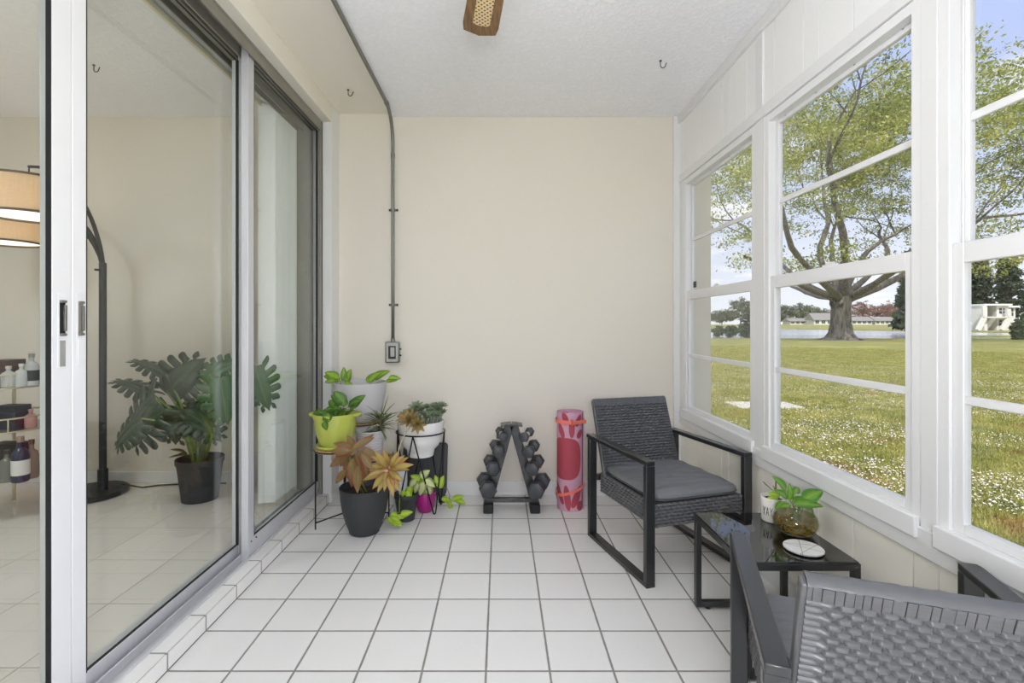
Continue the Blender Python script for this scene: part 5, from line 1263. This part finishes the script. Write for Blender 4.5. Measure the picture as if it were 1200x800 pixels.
P = np.array([tuple(t[0]) for t in tips])
# outer shell clusters give the crown its layered outline
m_ = 1700; dirs = RNG.normal(size=(m_, 3)); dirs /= np.linalg.norm(dirs, axis=1)[:, None]; rad = .60 + .40 * RNG.random(m_)
lob = 1 + .13 * np.sin(dirs[:, 0] * 7 + 1) * np.sin(dirs[:, 2] * 6 + 2) + .08 * np.sin(dirs[:, 1] * 11)
S = np.array(tuple(cc)) + dirs * np.array(ax) * (rad * lob)[:, None]; S = S[(S[:, 2] > cc.z - 7.6 + .5 * np.sin(S[:, 0])) & ~((S[:, 2] < cc.z - .5) & (rad < .84))]
allc = np.concatenate([P, S]); print('tree tips', len(P), len(S))
keep = RNG.random(len(allc)) < min(1, 4700 / len(allc)); allc = allc[keep]
leaf_quads(allc, .125, 42, .52, 'foliage', M['fol'], T, .40)

def tree(px, py_top, py_base, Y, wpx, mat, name, label, cat='tree', group=None, n=240, size=None, shape='round', trunk=True):
    H = (py_base - py_top) / F * Y; W = wpx / F * Y; b = at(px, py_base, Y)
    t = thing(name, label, cat, tuple(b), group)
    if trunk:
        q = MB(); tz = H * .35 if shape != 'cone' else H * .9
        q.tube([(b.x, b.y, b.z - .3), (b.x + .05, b.y, b.z + tz * .5), (b.x, b.y, b.z + tz)], [H * .035, H * .028, H * .014], 8); q.build('trunk', M['bark'], t, smooth='all')
    k = n; u = RNG.random(k)
    if shape == 'cone':
        zz = RNG.random(k); r = (1 - zz * .8) * W / 2 * np.sqrt(RNG.random(k)); a = RNG.random(k) * 2 * PI
        c = np.stack([b.x + r * np.cos(a), b.y + r * np.sin(a), b.z + H * (.06 + .94 * zz)], 1)
    else:
        d = RNG.normal(size=(k, 3)); d /= np.linalg.norm(d, axis=1)[:, None]; r = RNG.random(k) ** .4
        r = r * (1 + .16 * np.sin(d[:, 0] * 6 + px) * np.sin(d[:, 2] * 5 + px * .3))
        zc, hz = (.60, .40) if trunk else (.48, .5)
        c = np.array([b.x, b.y, b.z + H * zc]) + d * np.array([W / 2, W / 2, H * hz]) * r[:, None]
    size = size or max(.10, W * .03)
    leaf_quads(c, size, 26, W * .05, 'foliage', mat, t, .6)
    return t
FarG = 'trees along the far shore'
far = [(846, 364, 380.8, 262, 34, 'fol_grey'), (868, 350, 380.8, 246, 30, 'fol_grey'), (888, 360, 380.8, 310, 22, 'fol_grey'), (918, 358, 380.8, 262, 32, 'fol_grey'), (942, 356, 380.8, 284, 32, 'fol_grey'), (962, 361, 380.8, 262, 26, 'fol_grey'), (1008, 352, 380.8, 262, 25, 'fol_red'), (1030, 356, 380.8, 284, 26, 'fol_red'), (1050, 352, 380.8, 262, 26, 'fol_red'), (1070, 355, 380.8, 284, 24, 'fol_red')]
farlab = ['grey-green tree on the far shore, furthest towards the house wall', 'tall domed grey-green tree rising above its neighbours across the lake', 'low grey-green tree across the lake behind the window stud', 'broad grey-green tree on the far shore just inside the second window', 'grey-green tree over the grey-roofed house across the lake', 'small grey-green tree across the lake close to the big trunk',
 'russet tree across the lake immediately beyond the big trunk', 'second russet tree across the lake after the big trunk', 'third russet tree across the lake after the big trunk', 'russet tree across the lake closest to the dark conifers']
for (a, b, c, Y, w, mt), lb in zip(far, farlab): tree(a, b, c, Y, w, M[mt], 'shore_tree', lb, group=FarG, n=130)
con = [(1068, 296, 390, 74, 34), (1100, 286, 390, 78, 44), (1122, 290, 388, 118, 34), (1148, 288, 388, 122, 34), (1182, 284, 388, 134, 38), (1232, 282, 388, 112, 44)]
conlab = ['dark conifer behind the second window\'s edge', 'dark conifer hidden mostly by the post between windows', 'dark conifer next to the stairs of the white apartment building', 'tall dark conifer behind the white apartment building stairs', 'tall dark conifer directly over the white apartment roof', 'dark conifer at the far edge of the third window']
for (a, b, c, Y, w), lb in zip(con, conlab): tree(a, b, c, Y, w, M['fol_dark'], 'conifer_tree', lb, group='dark conifers beyond the lawn', n=420, shape='cone', size=.42)
tree(1194, 375, 403, 40, 13, M['fol_bush'], 'garden_bush', 'rounded grey-green bush in front of the white apartment building', 'bush', n=220, size=.13, trunk=False)
for (a, b, c, Y, w), lb in zip([(842, 381, 394.5, 56, 14), (856, 380, 394.5, 54, 16), (872, 378, 395, 52, 18), (888, 383, 394, 57, 16)], ['low shoreline bush beside the outside wall end', 'low shoreline bush second from the outside wall end', 'larger shoreline bush before the window stud', 'low shoreline bush behind the window stud']):
    tree(a, b, c, Y, w, M['fol_bush'], 'shoreline_bush', lb, 'bush', group='bushes on the near shore', n=90, size=.12, trunk=False)
tree(878, 360, 394.5, 50, 16, M['fol_grey'], 'shoreline_tree', 'thin pale-leaved tree on the near shore in the first window', 'tree', n=60, size=.1)
# far houses
M['hwall'] = simple('house_wall', (226, 224, 218), .8, 0, .04, 1); M['hroof'] = simple('house_roof', (140, 136, 132), .8, 0, .1, 2)
M['hwin'] = simple('house_window', (62, 72, 82), .15)
def house(px0, px1, ptop, peave, pbase, Y, label, nwin, group='houses across the lake'):
    b = at(px0, pbase, Y); e = at(px1, pbase, Y); ze = at(px0, peave, Y).z; zt = at(px0, ptop, Y).z; dp = 6
    h = thing('lake_house', label, 'house', ((b.x + e.x) / 2, Y, b.z), group)
    MB().box(b.x, e.x, Y, Y + dp, b.z - .3, ze).build('wall', M['hwall'], h)
    ov = .6; r = MB(); r.prism([(Y - ov, ze - .05), (Y + dp / 2, zt), (Y + dp + ov, ze - .05), (Y + dp + ov, ze - .2), (Y - ov, ze - .2)], 'x', b.x - ov, e.x + ov); r.build('roof', M['hroof'], h)
    for k in range(nwin):
        xx = b.x + (e.x - b.x) * (k + .5) / nwin; w = (e.x - b.x) / nwin * .28
        f = MB().box(xx - w, xx + w, Y - .06, Y, b.z + .7, ze - .35).build('window', M['hwin'], h)
        MB().box(xx - .05, xx + .05, Y - .1, Y - .05, b.z + .7, ze - .35).build('mullion', M['hwall'], f)
house(926, 950, 372.5, 376, 380.8, 240, 'long low white house across the lake, left of the grey-roofed one', 4)
house(954, 976, 366.5, 374.5, 380.8, 232, 'grey-roofed white house across the lake, left of the big trunk', 3)
house(998, 1022, 371, 375.5, 380.8, 238, 'white house across the lake just past the big trunk', 4)
house(1026, 1048, 371, 375.5, 380.8, 240, 'white house across the lake behind the russet trees', 4)
house(1056, 1076, 371, 375.5, 380.8, 238, 'white house across the lake beside the dark conifers', 4)
# white apartment building
Y = 100
A = thing('apartment_building', 'two-storey white apartment building with outside stairs beyond the lawn', 'building', tuple(at(1168, 387, Y)))
def bx(mb, a, b, t, bt, y0, y1):
    p = at(a, bt, Y); q = at(b, t, Y); mb.box(p.x, q.x, y0, y1, p.z, q.z); return mb
w = MB(); bx(w, 1168, 1182, 357, 388, Y, Y + 8); bx(w, 1182.5, 1196, 359, 386, Y + 1, Y + 9); bx(w, 1152, 1168.5, 358, 388, Y + 2, Y + 8); bx(w, 1152, 1155.5, 358, 388, Y - .3, Y + 2); w.build('wall', M['hwall'], A)
w = MB(); bx(w, 1151, 1183, 356, 358, Y - .6, Y + 9); bx(w, 1183.5, 1198, 358, 360, Y + .5, Y + 10); w.build('roof', simple('white_parapet', (236, 236, 238), .7), A)
w = MB(); bx(w, 1156, 1167, 359, 370, Y + 1.9, Y + 2.1); w.build('balcony_opening', M['hwin'], A)
w = MB(); bx(w, 1156, 1167, 374, 387, Y + 1.9, Y + 2.1); w.build('balcony_opening', M['hwin'], A)
w = MB(); bx(w, 1145, 1182, 371, 372.4, Y - 1.2, Y - .2); w.build('walkway_rail', M['hwall'], A)
for a, b_ in ((1152.5, 1146), (1181, 1174)):
    w = MB(); p = at(a, 358 if a < 1160 else 362, Y - 1); q = at(b_, 387, Y - 1); k = at(a + 1, 372, Y - 1)
    w.bar(p, k, .8, .5, (0, 1, 0)); w.bar(k, q, .8, .5, (0, 1, 0)); w.build('stair_flight', M['hwall'], A)
for a, b_, t, bt in ((1171, 1177, 361, 367), (1171, 1177, 375, 381), (1186, 1193, 361, 370)):
    w = MB(); bx(w, a, b_, t, bt, Y - .1 if a < 1180 else Y + .9, Y + .01 if a < 1180 else Y + 1.01); f = w.build('window', M['hwin'], A)
    w = MB(); bx(w, (a + b_) / 2 - .3, (a + b_) / 2 + .3, t, bt, Y - .16 if a < 1180 else Y + .84, Y if a < 1180 else Y + 1); bx(w, a, b_, (t + bt) / 2 - .3, (t + bt) / 2 + .3, Y - .16 if a < 1180 else Y + .84, Y if a < 1180 else Y + 1); w.build('glazing_bar', M['hwall'], f)

# ------------------------------------------------------------------ sky and sun
W = bpy.data.worlds.new('sky'); SC.world = W; W.use_nodes = True; nt = W.node_tree; nt.nodes.clear()
class WN(N):
    def __init__(s): s.t = nt; s.out = nt.nodes.new('ShaderNodeOutputWorld')
w = WN(); tc = w.n('ShaderNodeTexCoord'); g = tc.outputs['Generated']; x = w.xyz(g)
zc = w.math('MAXIMUM', x[2], 0.0)
base_ = w.ramp(zc, [(0, (.86, .91, 1.0)), (.10, (.74, .82, .98)), (.35, (.52, .63, .96)), (1, (.36, .48, .85))])
den = w.math('ADD', zc, .12); cb = w.n('ShaderNodeCombineXYZ')
w.l(w.math('DIVIDE', x[0], den), cb.inputs[0]); w.l(w.math('DIVIDE', x[1], den), cb.inputs[1])
cn = w.noise(cb.outputs[0], 1.15, 6, .58)
mask = w.smooth(cn, .50, .66)
low = w.math('SUBTRACT', 1, w.smooth(x[2], .02, .25)); mask = w.math('MAXIMUM', mask, w.math('MULTIPLY', low, .35))
col = w.mix(mask, base_, (1.05, 1.06, 1.1))
bg = w.n('ShaderNodeBackground'); w.l(col, bg.inputs[0]); bg.inputs[1].default_value = .78; w.l(bg.outputs[0], w.out.inputs[0])
W.cycles.sampling_method = 'AUTOMATIC'
sun = bpy.data.lights.new('sun', 'SUN'); sun.energy = 3.2; sun.angle = math.radians(1.0); sun.color = (1, .95, .86)
so = bpy.data.objects.new('sun', sun); COL.objects.link(so)
el, az = math.radians(52), math.radians(22)
dv = Vector((math.sin(az) * math.cos(el), math.cos(az) * math.cos(el), -math.sin(el)))
so.rotation_euler = dv.to_track_quat('-Z', 'Y').to_euler(); so.location = (-10, -20, 20)
cam = bpy.data.cameras.new('camera'); co = bpy.data.objects.new('camera', cam); COL.objects.link(co)
co.location = (0, 0, CH); co.rotation_euler = (PI / 2, 0, 0)
cam.sensor_width = 36; cam.lens = 36 * F / 1200; cam.shift_x = (600 - CX) / 1200; cam.shift_y = -(400 - CY) / 1200
cam.clip_start = .02; cam.clip_end = 2000; SC.camera = co
vs_ = SC.view_settings; vs_.view_transform = 'Standard'; vs_.look = 'None'; vs_.gamma = 1; vs_.exposure = 0.5; vs_.use_curve_mapping = False
SC.cycles.use_denoising = True
try: SC.cycles.denoiser = 'OPENIMAGEDENOISE'
except Exception: pass
SC.cycles.max_bounces = 14; SC.cycles.diffuse_bounces = 8; SC.cycles.transparent_max_bounces = 24; SC.cycles.glossy_bounces = 6
SC.cycles.sample_clamp_indirect = 8; SC.cycles.caustics_reflective = False; SC.cycles.caustics_refractive = False
